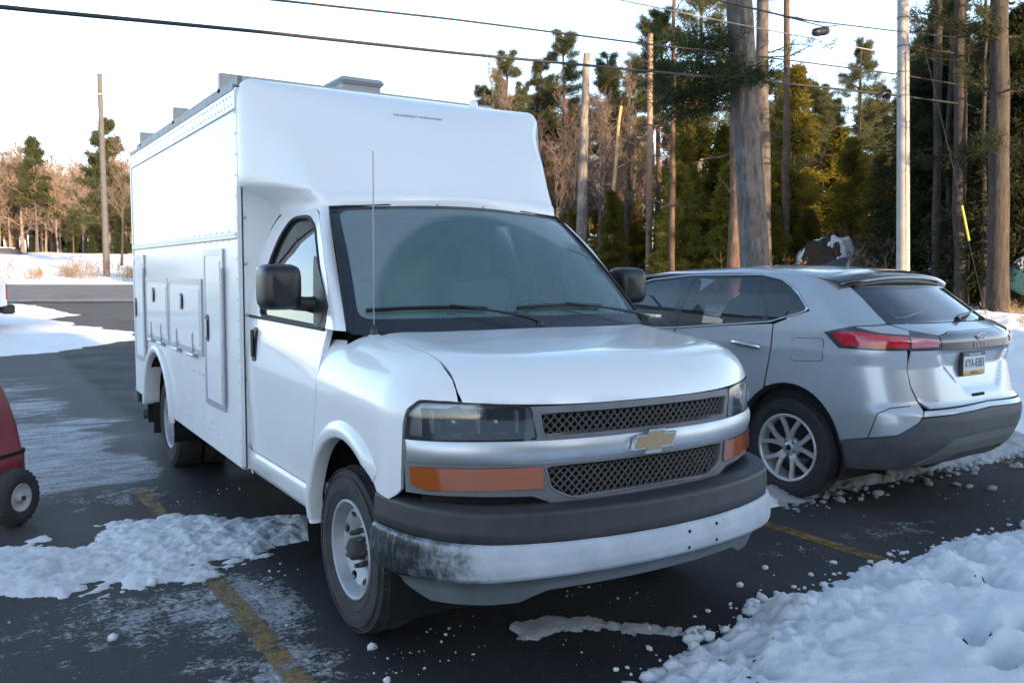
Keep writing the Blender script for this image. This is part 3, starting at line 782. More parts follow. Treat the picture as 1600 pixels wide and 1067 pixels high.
# =================================================================== THE WHITE SERVICE TRUCK
van = empty('service_truck', 'large white service truck with tall cargo body and roof cap, facing the camera', 'truck', (0, 1.6, 0))
ZS = [.40, .47, .56, .63, .9, 1.1, 1.25, 1.385, 1.52, 1.71, 1.86, 1.976, 2.035, 2.08]
XR = [.975, .985, 1.000, .992, 1.004, 1.008, 1.003, .99, .97, .93, .878, .82, .76, .68]
NZ = [0, 0, 0, 0, 0, .005, .03, .06, .065, .065, .06, .045, .03, .02]
_zf = np.linspace(.3, 2.1, 361)
_k = np.ones(17) / 17
_xr = np.convolve(np.pad(np.interp(_zf, ZS, XR), 8, 'edge'), _k, 'valid'); _nz = np.convolve(np.pad(np.interp(_zf, ZS, NZ), 8, 'edge'), _k, 'valid')
def xside(y, z):
    t = np.clip((1.4 - y) / 1.4, 0, 1.3)
    return np.interp(z, _zf, _xr) - np.interp(z, _zf, _nz) * t
def yfront(x):
    return -1.020 + .36 * np.abs(x) ** 2.75
def htop(x, y):
    return 1.392 - .10 * np.maximum(0, -y - .05) + .006 * np.cos(np.clip(x / .8, -1, 1) * math.pi)
def F(x, y, z):
    ax = np.abs(x)
    f = smax(ax - xside(y, z), yfront(ax) + .10 * np.maximum(z - 1.1, 0) - y, .17)
    return smax(f, z - htop(x, y), .24)
def m_side(s):
    return lambda a, b: np.stack([s * xside(a, b), a, b], -1)
def m_front(a, b):
    n = len(a); o = np.stack([a, np.full(n, .6), b], -1); d = np.tile([0., -1, 0], (n, 1)); return solve(F, o, d, 0, 2.2)
def m_hood(a, b):
    n = len(a); o = np.stack([a, b, np.full(n, .8)], -1); d = np.tile([0., 0, 1], (n, 1)); return solve(F, o, d, 0, 1.2)
AX0, AZ0 = .40, .80
def m_fend(s):
    def f(a, b):
        n = len(a); o = np.stack([np.full(n, s * AX0), a, np.full(n, AZ0)], -1)
        d = np.stack([s * np.cos(b), np.zeros(n), np.sin(b)], -1); return solve(F, o, d, 0, 1.4)
    return f
def phi(x, z): return math.atan2(z - AZ0, x - AX0)

ARC = (-.13, .42, .46, .50)        # front wheel arch centre y, z and radii
for s in (-1, 1):
    # fender
    def hp_(x, y): z = float(m_hood(np.array([x]), np.array([y]))[0, 2]); return (y, phi(x, z))
    def fp_(x, z): y = float(m_front(np.array([x]), np.array([z]))[0, 1]); return (y, phi(x, z))
    ol = [hp_(.80, y) for y in (-.085, -.2, -.3, -.4, -.5, -.6, -.66)] + [fp_(.80, z) for z in (1.235, 1.20, 1.17, 1.152)] + [fp_(x, z) for x, z in ((.86, 1.156), (.915, 1.156), (.950, 1.118), (.962, 1.06), (.964, 1.0), (.966, .90), (.966, .79), (.975, .765), (.988, .74))]
    arcp = [(y, z) for y, z in ell(*ARC, 180, 0, 26) if not (y < -.3 and z < .735)]
    ol += [(y, phi(xside(np.array(y), np.array(z)), z)) for y, z in arcp if z < 2]
    ol += [(.345, phi(.985, .47)), (.352, phi(.992, .60)), (.294, phi(1.0, .80)), (.24, phi(1.004, .96)), (.217, phi(1.0, 1.12)), (.25, phi(.975, 1.25)), (.335, phi(.945, 1.372)), (.12, phi(.93, 1.384)), hp_(.905, .07), hp_(.86, .035), hp_(.80, -.01)]
    panel('fender', ol, m_fend(s), WHITE, van, step=.035, thick=.02, sign=(1 if s > 0 else -1))
    # raised lip round the wheel opening
    rows = []
    for y, z in ell(ARC[0], ARC[1], 1, 1, 133, -12, 40):
        dy, dz = y - ARC[0], z - ARC[1]; row = []; tp = min(1., max(0., (dy + .695) / .16))
        for k, (rr, out) in enumerate(((-.006, -.05), (-.006, .012), (.004, .024), (.03, .026), (.055, .016), (.072, .0))):
            yy = ARC[0] + dy * (ARC[2] + rr); zz = ARC[1] + dz * (ARC[3] + rr)
            p = m_fend(s)(np.array([yy]), np.array([phi(float(xside(yy, zz)), zz)]))[0]
            row.append((p[0] + s * (out * tp if out > 0 else out), yy, zz if zz > .44 else .44 + (zz - .44) * .2))
        rows.append(row)
    MB().grid(rows, True, flip=(s > 0)).build('wheel_arch_lip', WHITE, van)
    # dark liner inside the arch
    mb = MB(); rows = []
    for y, z in ell(-.08, .40, .50, .56, 200, -20, 24): rows.append([(s * .985, y, min(z, .90)), (s * .55, y, min(z, .90))])
    mb.grid(rows); mb.box(sorted_lo := (min(s * .55, s * .57), -.60, .25), (max(s * .55, s * .57), .48, 1.0))
    mb.build('wheel_well', DARK, van)
    # door
    dol = smoothpoly([(.358, .605), (1.372, .605), (1.372, 1.90), (1.30, 2.025), (.92, 2.02), (.70, 1.965), (.50, 1.80), (.335, 1.62), (.235, 1.46), (.225, 1.40), (.222, 1.12), (.246, .96), (.30, .80)], [.03, .05, .12, .08, .08, .06, .05, .05, .03, .02, .05, .03, .05])
    win = smoothpoly([(1.20, 1.405), (1.20, 1.70), (1.155, 1.86), (1.09, 1.955), (.83, 1.955), (.66, 1.88), (.49, 1.715), (.38, 1.585), (.30, 1.455), (.32, 1.385)], [.05, .1, .06, .06, .08, .05, .05, .05, .03, .03])
    door = panel('door', dol, m_side(s), WHITE, van, [win], .04, .03, sign=(1 if s > 0 else -1))
    panel('door_window', win, m_side(s), glass('side_glass', (.72, .86, .86), .02, .86), door, (), .05, 0, sign=(1 if s > 0 else -1), offset=-.014)
    pts = m_side(s)(np.array([p[0] for p in win]), np.array([p[1] for p in win])); pts[:, 0] -= s * .004
    strip_tube('window_seal', pts.tolist(), .011, SEAL, door, 6, True)
    sill = m_side(s)(np.linspace(.25, 1.36, 10), np.linspace(1.378, 1.395, 10)); sill[:, 0] += s * .004
    strip_tube('belt_seal', sill.tolist(), .009, SEAL, door, 6)
    panel('mirror_sail', [(.155, 1.386), (.375, 1.376), (.545, 1.735), (.50, 1.72), (.33, 1.56)], lambda a, b, s=s: np.stack([s * (xside(a, b) - .018 * np.clip((.35 - a) / .2, 0, 1)), a, b], -1), BLACK, door, (), .04, .01, sign=(1 if s > 0 else -1), offset=.008)
    # handle: recessed black cup with a pull
    hp = smoothpoly([(1.20, 1.14), (1.275, 1.14), (1.275, 1.335), (1.20, 1.335)], .03)
    hd = panel('handle', hp, m_side(s), BLACKC, door, (), .02, .01, sign=(1 if s > 0 else -1), offset=.006)
    MB().box((min(s * 1.006, s * 1.024), 1.222, 1.165), (max(s * 1.006, s * 1.024), 1.252, 1.325), bev=.008).build('handle_pull', BLACK, hd)
    # rocker
    def m_rock(a, b, s=s): return np.stack([s * (np.interp(b, [.44, .475, .53, .575, .60], [.955, .985, 1.003, 1.006, .993])), a, b], -1)
    panel('rocker_panel', [(.362, .45), (1.375, .45), (1.375, .60), (.360, .60)], m_rock, WHITE, van, (), .03, .02, sign=(1 if s > 0 else -1))
    # A-pillar
    rows = []
    for i in range(25):
        t = i / 24; z = 1.382 + (2.022 - 1.382) * t
        yd = np.interp(z, [1.38, 1.40, 1.46, 1.62, 1.80, 1.965, 2.02], [.225, .226, .235, .333, .498, .698, .86])
        wx, wy = .905 * (1 - t) + .744 * t, .067 * (1 - t) + .707 * t; wz = 1.38 * (1 - t) + 1.995 * t
        dx = float(xside(yd, z)) - .0
        A = np.array([dx - .012, yd - .004, z]); B = np.array([wx + .004, wy, wz])
        row = []
        for k in range(7):
            u = k / 6; p = A * (1 - u) + B * u; bul = math.sin(u * math.pi) * .020
            row.append((s * (p[0] + bul * .9 + (.012 * (1 - u) ** 3)), p[1] - bul * .5, p[2]))
        rows.append(row)
    MB().grid(rows, True, flip=(s < 0)).build('windshield_pillar', WHITE, van)
    # corner of the cab behind the door
    MB().grid([[(s * float(xside(1.375, z)), 1.374, z), (s * float(xside(1.38, z)), 1.42, z), (s * .5, 1.42, z)] for z in np.linspace(.45, 2.05, 24)], False, flip=(s > 0)).build('cab_corner', WHITE, van)

# hood
hol = [(-.795, -.10), (-.4, -.175), (0, -.20), (.4, -.175), (.795, -.10), (.795, -.50), (.79, -.66), (.775, -.735)]
def hood_edge_y(x): return float(m_front(np.array([x]), np.array([1.135 + .018 * (abs(x) / .8) ** 3]))[0, 1]) + .002
hol = [(-.795, -.10), (-.4, -.175), (0, -.20), (.4, -.175), (.795, -.10)] + [(.795, -.3), (.795, -.5), (.79, -.64)] + [(x, hood_edge_y(x)) for x in np.linspace(.78, -.78, 27)] + [(-.79, -.64), (-.795, -.5), (-.795, -.3)]
# the nose is steep: cut the hood in a polar-free parameter (x, arc length down the nose)
_xx = np.linspace(-.82, .82, 83); _tab = []
for xv in _xx:
    ys = np.linspace(-.04, hood_edge_y(xv) - .004, 200); P = m_hood(np.full(200, xv), ys)
    L = np.concatenate([[0], np.cumsum(np.linalg.norm(np.diff(P, axis=0), axis=1))]); _tab.append((L, P))
LMAX = min(t[0][-1] for t in _tab)
_G = np.array([[np.interp(u * t[0][-1], t[0], t[1][:, k]) for k in range(3)] for t in _tab for u in np.linspace(0, 1, 101)]).reshape(83, 101, 3)
def m_hoodarc(a, b):
    """a = x, b = 0 at the cowl .. 1.15 at the front lip"""
    fx = np.clip((a + .82) / 1.64 * 82, 0, 81.999); fy = np.clip(b / 1.15 * 100, 0, 99.999)
    i = fx.astype(int); j = fy.astype(int); u = (fx - i)[:, None]; v = (fy - j)[:, None]
    u = u; return (_G[i, j] * (1 - u) + _G[i + 1, j] * u) * (1 - v) + (_G[i, j + 1] * (1 - u) + _G[i + 1, j + 1] * u) * v
hol = [(-.795, .07), (-.6, .12), (-.3, .155), (0, .165), (.3, .155), (.6, .12), (.795, .07), (.795, .7), (.795, .95), (.795, 1.08), (.785, 1.142), (.4, 1.142), (0, 1.142), (-.4, 1.142), (-.785, 1.142), (-.795, 1.08), (-.795, .95), (-.795, .7)]
panel('hood', hol, m_hoodarc, WHITE, van, (), .04, .02, sign=-1)
# dark shell just under the panels so that the shut lines read as gaps
mb = MB(); rows = []
for z in np.linspace(.50, 1.12, 12):
    rows.append([(x, float(m_front(np.array([x]), np.array([z]))[0, 1]) + .045, z) for x in np.linspace(-.90, .90, 31)])
mb.grid(rows)
rows = [[tuple(m_hood(np.array([x]), np.array([y]))[0] - np.array([0, -.0, .03])) for x in np.linspace(-.85, .85, 25)] for y in np.linspace(-.66, -.02, 14)]
mb.grid(rows); mb.box((-.6, -.80, .30), (.6, 1.3, 1.10))
mb.build('engine_bay', DARK, van)

# windshield
def wsp(s, t):
    s = np.asarray(s, float); t = np.asarray(t, float)
    x = (.905 * (1 - t) + .744 * t) * s; y = (.067 - .15 * (1 - s * s)) * (1 - t) + (.707 - .10 * (1 - s * s)) * t
    z = 1.38 * (1 - t) + (1.995 + .035 * (1 - s * s)) * t; k = .03 * 4 * t * (1 - t)
    return np.stack([x, y - .68 * k, z + .73 * k], -1)
def m_ws(a, b): return wsp(a / .9, b / .9)
wsol = smoothpoly([(-.895, .0), (.895, .0), (.895, .9), (-.895, .9)], .03)
def frost(a, b):
    w1 = np.hypot(a - .045, (b - .0)) ; w2 = np.hypot(a - .86, b)
    f = np.minimum(sstep(.80, .84, w1), sstep(.60, .63, w2) + sstep(.2, -.1, a))
    return np.clip(f, 0, 1)
wsg = panel('windshield', wsol, m_ws, glass('windshield_glass', (.72, .88, .90), .03, .80, frost=.12, frostscale=150, body=(.24, .44, .44)), van, (), .03, 0, sign=1, attr=('frost', frost))
panel('glass_border', smoothpoly([(-.897, -.01), (.897, -.01), (.897, .905), (-.897, .905)], .03), m_ws, FRIT, wsg, [smoothpoly([(-.845, .066), (.845, .066), (.85, .865), (-.85, .865)], .07)],   .03, 0, sign=1, offset=.0015)
pts = [tuple(wsp(sv, tv) + np.array([0, -.004, .004])) for sv, tv in [(-1, 0), (-1, .25), (-1, .5), (-1, .75), (-1, 1), (-.6, 1), (-.2, 1), (.2, 1), (.6, 1), (1, 1), (1, .75), (1, .5), (1, .25), (1, 0)]]
strip_tube('windshield_seal', pts, .007, SEAL, wsg, 6)
# cowl
rows = []
for i in range(31):
    sv = -1 + 2 * i / 30; a = wsp(sv, .03) + np.array([0, .01, -.012]); x = a[0] * .93
    h = m_hoodarc(np.array([np.clip(x, -.79, .79)]), np.array([.10]))[0]; rows.append([tuple(a), (x, (a[1] + h[1]) / 2, 1.355), (x, h[1] + .0, h[2] - .028)])
cw = MB().grid(rows, True).build('cowl', BLACK, van)
mb = MB()
for k in range(22):
    x = .28 + k * .017; a = wsp(x / .9, .02); mb.box((x, a[1] - .105, 1.366), (x + .008, a[1] - .02, 1.376))
mb.build('cowl_vent', BLACKC, cw)['kind'] = 'stuff'
# wipers
for (s0, s1, piv, kn) in ((-.90, -.22, (.06, .0), (-.45, .15)), (-.02, .65, (1.0, -.01), (.34, .15))):
    n = np.array([0, -.70, .71]) * .022
    bl = [tuple(wsp(s0 + (s1 - s0) * k / 12, .118 + .012 * math.sin(k / 12 * math.pi)) + n) for k in range(13)]
    bl2 = [tuple(np.array(p) - n * .55) for p in bl]
    w = MB().tube(bl, .0065, 5).tube(bl2, .005, 5).build('wiper', BLACKC, van)
    pv = wsp(piv[0], .02) + np.array([0, -.055, .012]); kk = wsp(kn[0], .13) + n * 1.6; mid = (pv + kk) / 2 + n * .8
    MB().tube([tuple(pv), tuple(pv * .85 + kk * .15 + n), tuple(mid), tuple(kk)], [.012, .011, .007, .005], 6).lathe([(0, .012), (.016, .012), (.018, -.02)], tuple(pv), (0, -.3, 1), 14).build('wiper_arm', BLACKC, w)
# antenna
mb = MB().use(BLACKC); mb.lathe([(0, .035), (.006, .035), (.016, .01), (.018, -.01)], (-.855, -.13, 1.385), (0, 0, 1), 14)
mb.use(mat('antenna_steel', (.25, .26, .28), .35, metal=.8)).tube([(-.855, -.13, 1.40), (-.856, -.135, 2.19)], .0028, 6)
mb.build('antenna', None, van)

# mirrors
for s in (-1, 1):
    my = .43
    mo = MB(); prof = []
    cx = s * 1.105; cz = 1.58; hw, hh = .098, .112
    rows = []
    for d, sc, sh in ((-.085, .0, 0), (-.083, .55, 0), (-.070, .82, 0), (-.045, .95, 0), (0., 1.0, 0), (.055, 1.0, 0), (.075, .97, 0)):
        row = []
        for k in range(33):
            t = 2 * math.pi * k / 32; e = .42
            row.append((cx + hw * sc * math.copysign(abs(math.cos(t)) ** e, math.cos(t)), my + d, cz + hh * sc * math.copysign(abs(math.sin(t)) ** e, math.sin(t))))
        rows.append(row)
    mo.grid(rows, True, flip=True)
    mr = mo.build('side_mirror', BLACKC, van)
    MB().box((cx - hw * .9, my + .068, cz - hh * .9), (cx + hw * .9, my + .078, cz + hh * .9), bev=.01).build('mirror_glass', mat('mirror_silver', (.8, .8, .8), .03, metal=1.), mr)
    MB().tube([(s * 1.09, my + .01, 1.515), (s * 1.02, my + .0, 1.50), (s * .97, my + .01, 1.495), (s * .92, my + .01, 1.49)], [.040, .036, .036, .045], 12).build('mirror_arm', BLACK, mr)

# ---- front face
fmx = lambda: None
GS = [(-.955, .785), (-.54, .775), (-.44, .733), (.44, .733), (.54, .775), (.955, .785), (.962, .998), (.575, .998), (.565, 1.132), (-.565, 1.132), (-.575, .998), (-.962, .998)]
GU = smoothpoly([(-.50, 1.015), (.50, 1.015), (.515, 1.105), (-.515, 1.105)], .012)
GL = smoothpoly([(-.38, .757), (.38, .757), (.47, .80), (.49, .893), (-.49, .893), (-.47, .80)], [.03, .03, .03, .015, .015, .03])
gs = panel('grille', GS, m_front, GREYTRIM, van, [GU, GL], .03, .03, sign=1, offset=.0)
for poly, nm in ((GU, 'upper'), (GL, 'lower')):
    A = np.array(poly); z0, z1, x0, x1 = A[:, 1].min(), A[:, 1].max(), A[:, 0].min(), A[:, 0].max()
    mb = MB(); slope = 1.05; n = int((x1 - x0 + (z1 - z0) / slope) / .0345) + 2
    for sg in (-1, 1):
        for k in range(-8, n + 8):
            xb = x0 + k * .0345
            seg = []
            for i in range(13):
                z = z0 + (z1 - z0) * i / 12; x = xb + sg * (z - z0) / slope
                ins = inpoly(np.array([x]), np.array([z]), poly)[0]
                if ins: seg.append((x, z))
            if len(seg) < 2: continue
            P = m_front(np.array([p[0] for p in seg]), np.array([p[1] for p in seg])); P[:, 1] += .018 + (.002 if sg > 0 else 0)
            mb.tube([tuple(p) for p in P], .0028, 4, cap=False)
    # dark lace rings behind the front wires give the mesh its depth
    for sg in (-1, 1):
        for k in range(-8, n + 8):
            xb = x0 + k * .0345 + .006; seg = []
            for i in range(7):
                z = z0 + (z1 - z0) * i / 6; x = xb + sg * (z - z0) / slope
                if inpoly(np.array([x]), np.array([z]), poly)[0]: seg.append((x, z))
            if len(seg) < 2: continue
            P = m_front(np.array([p[0] for p in seg]), np.array([p[1] for p in seg])); P[:, 1] += .030
            mb.tube([tuple(p) for p in P], .0034, 4, cap=False)
    gm = mb.build('grille_mesh', mat('grille_wire', (.10, .098, .095), .5, metal=.2, dirt=.5, dirt_top=1.6, dirtcol=(.20, .19, .18)), gs); gm['kind'] = 'stuff'
    pts = m_front(np.array([p[0] for p in poly]), np.array([p[1] for p in poly])); pts[:, 1] += .004
    strip_tube('grille_rim', pts.tolist(), .007, GREYTRIM, gs, 6, True)
# chrome bar
def m_bar(a, b):
    P = m_front(a, b); t = np.clip((b - .9525) / .0475, -1, 1); P[:, 1] -= .014 * (1 - t * t) + .004; return P
panel('chrome_bar', [(-.958, .912), (-.52, .905), (.52, .905), (.958, .912), (.958, .997), (-.958, .997)], m_bar, CHROME, gs, (), .016, .02, sign=1)
# emblem
BT = [(-.118, -.030), (-.046, -.030), (-.052, -.050), (.036, -.050), (.042, -.030), (.104, -.030), (.122, .030), (.050, .030), (.056, .050), (-.032, .050), (-.038, .030), (-.100, .030)]
yb = -1.050
em = MB().prism(BT, lambda a, b, h: (a, yb + .008 - h + .0 * b, .962 + b), .020)
em.v = [(x, y - (.0 if y > yb else 0), z) for x, y, z in em.v]
emo = em.build('emblem', mat('emblem_chrome', (.55, .56, .58), .2, metal=.9), gs)
MB().prism([(a * .90, b * .78) for a, b in BT], lambda a, b, h: (a, yb - .0125 - h, .962 + b), .003).build('emblem_face', GOLD, emo)
# headlights and turn signals
LENS = glass('headlight_lens', (.88, .90, .93), .06, .90, body=(.22, .25, .29))
AMB = glass('amber_lens', (.9, .25, .02), .1, .25, body=(.42, .09, .012))
for s in (-1, 1):
    hl = [(s * .548, 1.128), (s * .528, 1.006), (s * .955, 1.002), (s * .948, 1.10), (s * .915, 1.148), (s * .70, 1.142)]
    if s > 0: hl = hl[::-1]
    hlr = smoothpoly(hl, [.012] * 6)
    h = panel('headlight', hlr, m_front, LENS, van, (), .03, .02, sign=1, offset=.002, rimmat=SEAL)
    panel('headlight_housing', hlr, lambda a, b: m_front(a, b) + np.array([0, .085, 0]) * (1 - .0), mat('lamp_housing', (.30, .32, .35), .3, metal=.6), h, (), .05, .0, sign=1)
    P = m_front(np.array([p[0] for p in hlr]), np.array([p[1] for p in hlr]))
    strip_tube('lamp_gasket', (P + np.array([0, .002, 0])).tolist(), .006, SEAL, h, 5, True)
    CB = mat('reflector_chrome', (.85, .87, .9), .32, metal=.8)
    for x, r in ((.80, .058), (.655, .056)):
        yc = float(m_front(np.array([s * x]), np.array([1.07]))[0, 1])
        b = MB().use(CB).lathe([(.008, -.0), (r * .55, .012), (r * .85, .032), (r, .052)], (s * x, yc + .085, 1.065), (0, -1, .18), 28)
        b.lathe([(0, .05), (.011, .045), (.012, .0)], (s * x, yc + .085, 1.07), (0, -1, 0), 12)
        b.build('reflector', None, h)
    mb = MB().use(CB)
    for x in (.872, .722, .585):
        yc = float(m_front(np.array([s * x]), np.array([1.07]))[0, 1])
        mb.box((s * x - .004, yc + .03, 1.025), (s * x + .004, yc + .088, 1.115))
    mb.build('reflector_divider', mat('lamp_grey', (.30, .32, .35), .3, metal=.5), h)['kind'] = 'stuff'
    ts = [(s * .505, .893), (s * .502, .806), (s * .90, .804), (s * .940, .82), (s * .944, .893)]
    if s > 0: ts = ts[::-1]
    tp = smoothpoly(ts, .008)
    t = panel('turn_signal', tp, m_front, AMB, van, (), .03, .012, sign=1, offset=.010, rimmat=SEAL)
    P = m_front(np.array([p[0] for p in tp]), np.array([p[1] for p in tp])) + np.array([0, -.006, 0])
    strip_tube('signal_rim', P.tolist(), .005, GREYTRIM, t, 5, True)
    mb = MB()
    for k in range(14):
        x = .53 + k * .030; yc = float(m_front(np.array([s * x]), np.array([.85]))[0, 1]) - .002
        mb.box((s * x - .002, yc, .812), (s * x + .002, yc + .004, .885))
    mb.build('signal_ribs', mat('amber_reflector', (.45, .09, .01), .3), t)['kind'] = 'stuff'

# ---- bumper
BX = [0, .15, .3, .5, .65, .77, .87, .93, .965, .985, 1.0, 1.0]
BY = [-1.165, -1.16, -1.145, -1.105, -1.055, -1.00, -.90, -.80, -.71, -.62, -.52, -.43]
_L = np.concatenate([[0], np.cumsum(np.hypot(np.diff(BX), np.diff(BY)))])
def bplan(u):
    s = np.sign(u); a = np.abs(u); k = np.linspace(-.04, .04, 5)
    X = np.mean([np.interp(np.abs(a + d), _L, BX) for d in k], 0); Y = np.mean([np.interp(np.abs(a + d), _L, BY) for d in k], 0)
    return X, Y, s
def bump_map(prof):
    """prof: list (v, inset, z); v is the parameter"""
    vv = [p[0] for p in prof]; ii = [p[1] for p in prof]; zz = [p[2] for p in prof]
    def f(a, b):
        X, Y, s = bplan(a); e = .01; X2, Y2, _ = bplan(np.abs(a) + e); X1, Y1, _ = bplan(np.maximum(np.abs(a) - e, 0))
        tx, ty = X2 - X1, Y2 - Y1; L = np.hypot(tx, ty) + 1e-9; nx, ny = ty / L, -tx / L
        ins = np.interp(b, vv, ii); z = np.interp(b, vv, zz)
        z = z + .052 * np.clip(1 - (np.abs(a) / 1.25) ** 2.2, 0, 1) * np.clip((.60 - z) / .14, 0, 1)
        return np.stack([s * (X - nx * ins) if False else np.where(a >= 0, 1, -1) * (X - nx * ins), Y - ny * ins, z], -1)
    return f
U = _L[-1] - .01
bm = bump_map([(0, .010, .625), (.03, .0, .645), (.08, .002, .69), (.13, .004, .735), (.155, .016, .752), (.20, .07, .755), (.32, .20, .735)])
bmp = panel('bumper', [(-U, 0), (U, 0), (U, .17), (1.0, .31), (.5, .32), (-.5, .32), (-1.0, .31), (-U, .17)], bm, BLACK, van, (), .035, .02, sign=1)
# two moulded steps in the black cap over the middle
cm = bump_map([(0, .0, .445), (.03, -.012, .455), (.08, -.020, .50), (.14, -.018, .58), (.175, -.010, .618), (.19, .006, .624)])
CHB = mat('bumper_steel', (.56, .59, .63), .36, metal=.35, var=.06, vscale=4, dirt=.45, dirt_top=1.4, dirtcol=(.50, .53, .57), dscale=7)
def scuff_mat():
    m = bpy.data.materials.new('bumper_chrome_scuffed'); m.use_nodes = True; nt = m.node_tree; b = nt.nodes['Principled BSDF']
    tc = nd(nt, 'ShaderNodeTexCoord'); sx = nd(nt, 'ShaderNodeSeparateXYZ'); nt.links.new(tc.outputs['Object'], sx.inputs[0])
    n = noise(nt, 16, 8, .75, dist=.6)
    e = mathn(nt, 'ADD', mathn(nt, 'MULTIPLY', sx.outputs[0], -6.), mathn(nt, 'MULTIPLY_ADD', n, 2.4, -5.95))   # 1 where the salt film has been rubbed off the corner
    f = mathn(nt, 'MAXIMUM', e, 0, clamp=True); f = mathn(nt, 'MINIMUM', f, 1)
    n2 = noise(nt, 45, 8, .8, stretch=(1, 1, .35))
    worn = mixc(nt, ramp(nt, n2, [(.5, 0.), (.68, 1.)]), (.05, .054, .06), (.27, .31, .35))
    film = mixc(nt, ramp(nt, noise(nt, 5, 7, .7), [(.35, 0.), (.7, 1.)]), (.36, .40, .45), (.50, .54, .60))
    c = mixc(nt, f, film, worn); nt.links.new(c, b.inputs['Base Color'])
    nt.links.new(mathn(nt, 'MULTIPLY', f, .6), b.inputs['Metallic'])
    nt.links.new(mathn(nt, 'MULTIPLY_ADD', f, -.22, .52), b.inputs['Roughness'])
    return m
SCUFF = scuff_mat()
panel('chrome_band', [(-U, .0), (U, .0), (U, .19), (-U, .19)], cm, SCUFF, bmp, (), .03, .02, sign=1)
lm = bump_map([(-.05, .095, .318), (0, .075, .365), (.05, .06, .40), (.085, .035, .43), (.10, .02, .444), (.105, .010, .448)])
LIP = mat('grey_air_dam', (.10, .115, .13), .55, var=.25, vscale=7, dirt=.4, dirt_top=1.2, dirtcol=(.22, .25, .28), dscale=8)
panel('air_dam', [(-U + .20, .0), (-1.12, -.04), (-.66, -.045), (-.54, .005), (.54, .005), (.66, -.045), (1.12, -.04), (U - .20, .0), (U - .02, .10), (-U + .02, .10)], lm, LIP, bmp, (), .03, .02, sign=1)
mb = MB()
for x, z in ((-.085, .585), (.085, .592), (-.085, .478), (.085, .484)):
    P = cm(np.array([x + .18]), np.array([np.interp(z, [.455, .5, .58, .618], [.03, .08, .14, .175])]))[0]
    mb.lathe([(0, .003), (.0065, .003), (.008, -.002)], tuple(P), (.12, -1, 0), 10)
mb.build('plate_bolt', DARK, bmp)['kind'] = 'stuff'
mb = MB()
for s in (-1, 1): mb.box((min(s * .60, s * .86), -.76, .50), (max(s * .60, s * .86), -.62, .70))
mb.box((-.62, -.98, .42), (.62, -.80, .70)); mb.build('bumper_bracket', DARK, bmp)

# ---- wheels
for s in (-1, 1):
    make_wheel(van, s * .845, -.05, .378, s, .378, .225, .222, 'steel')
    make_wheel(van, s * .850, 3.99, .378, s, .378, .215, .222, 'dually')
    make_wheel(van, s * .615, 3.99, .378, s, .378, .215, .222, 'none')

# ---- cab interior
INT = mat('grey_interior', (.24, .30, .31), .8, var=.15, vscale=5); SEAT = mat('seat_cloth', (.09, .11, .12), .9, bump=.3, bscale=120)
ci = MB().use(INT)
rows = [[(x, .10 + .12 * (1 - (x / .9) ** 2) * -1 + dy, z) for x in np.linspace(-.86, .86, 13)] for dy, z in ((.0, 1.36), (.18, 1.375), (.42, 1.36), (.52, 1.30), (.55, 1.05), (.50, .75))]
ci.grid(rows, True); ci.box((-.93, .2, .55), (.93, 1.36, .62)); ci.box((-.70, 1.36, .6), (.70, 1.375, 2.0)); 
rows = [[(x, y, 2.015 - .05 * (x / .8) ** 2) for x in np.linspace(-.74, .74, 9)] for y in np.linspace(.66, 1.38, 5)]; ci.grid(rows)
for s in (-1, 1): ci.grid([[(s * (float(xside(y, z)) - .05), y, z) for y in np.linspace(.35, 1.36, 6)] for z in np.linspace(.6, 1.37, 6)])
cab = ci.build('cab_interior', None, van)
for s in (-1, 1):
    mb = MB().use(SEAT)
    R = Matrix.Rotation(math.radians(-14), 3, 'X')
    mb.box((-.25, -.06, 0), (.25, .08, .62), R, (s * .46, 1.10, 1.02), bev=.04); mb.box((-.14, -.045, .64), (.14, .05, .84), R, (s * .46, 1.10, 1.02), bev=.04)
    mb.box((s * .46 - .26, .62, .90), (s * .46 + .26, 1.12, 1.06), bev=.04)
    mb.build('seat', None, van)
a = []; tilt = Matrix.Rotation(math.radians(-62), 3, 'X')
for k in range(28):
    t = 2 * math.pi * k / 28; a.append(tuple(tilt @ Vector((.19 * math.cos(t), .19 * math.sin(t), 0)) + Vector((.45, .62, 1.34))))
mb = MB().tube(a, .015, 8, closed=True)
for k in (2, 12, 21):
    mb.tube([(.45, .64, 1.335), a[k]], .013, 6)
mb.tube([(.45, .64, 1.335), (.45, .35, 1.2)], .03, 8); mb.build('steering_wheel', BLACKC, van)

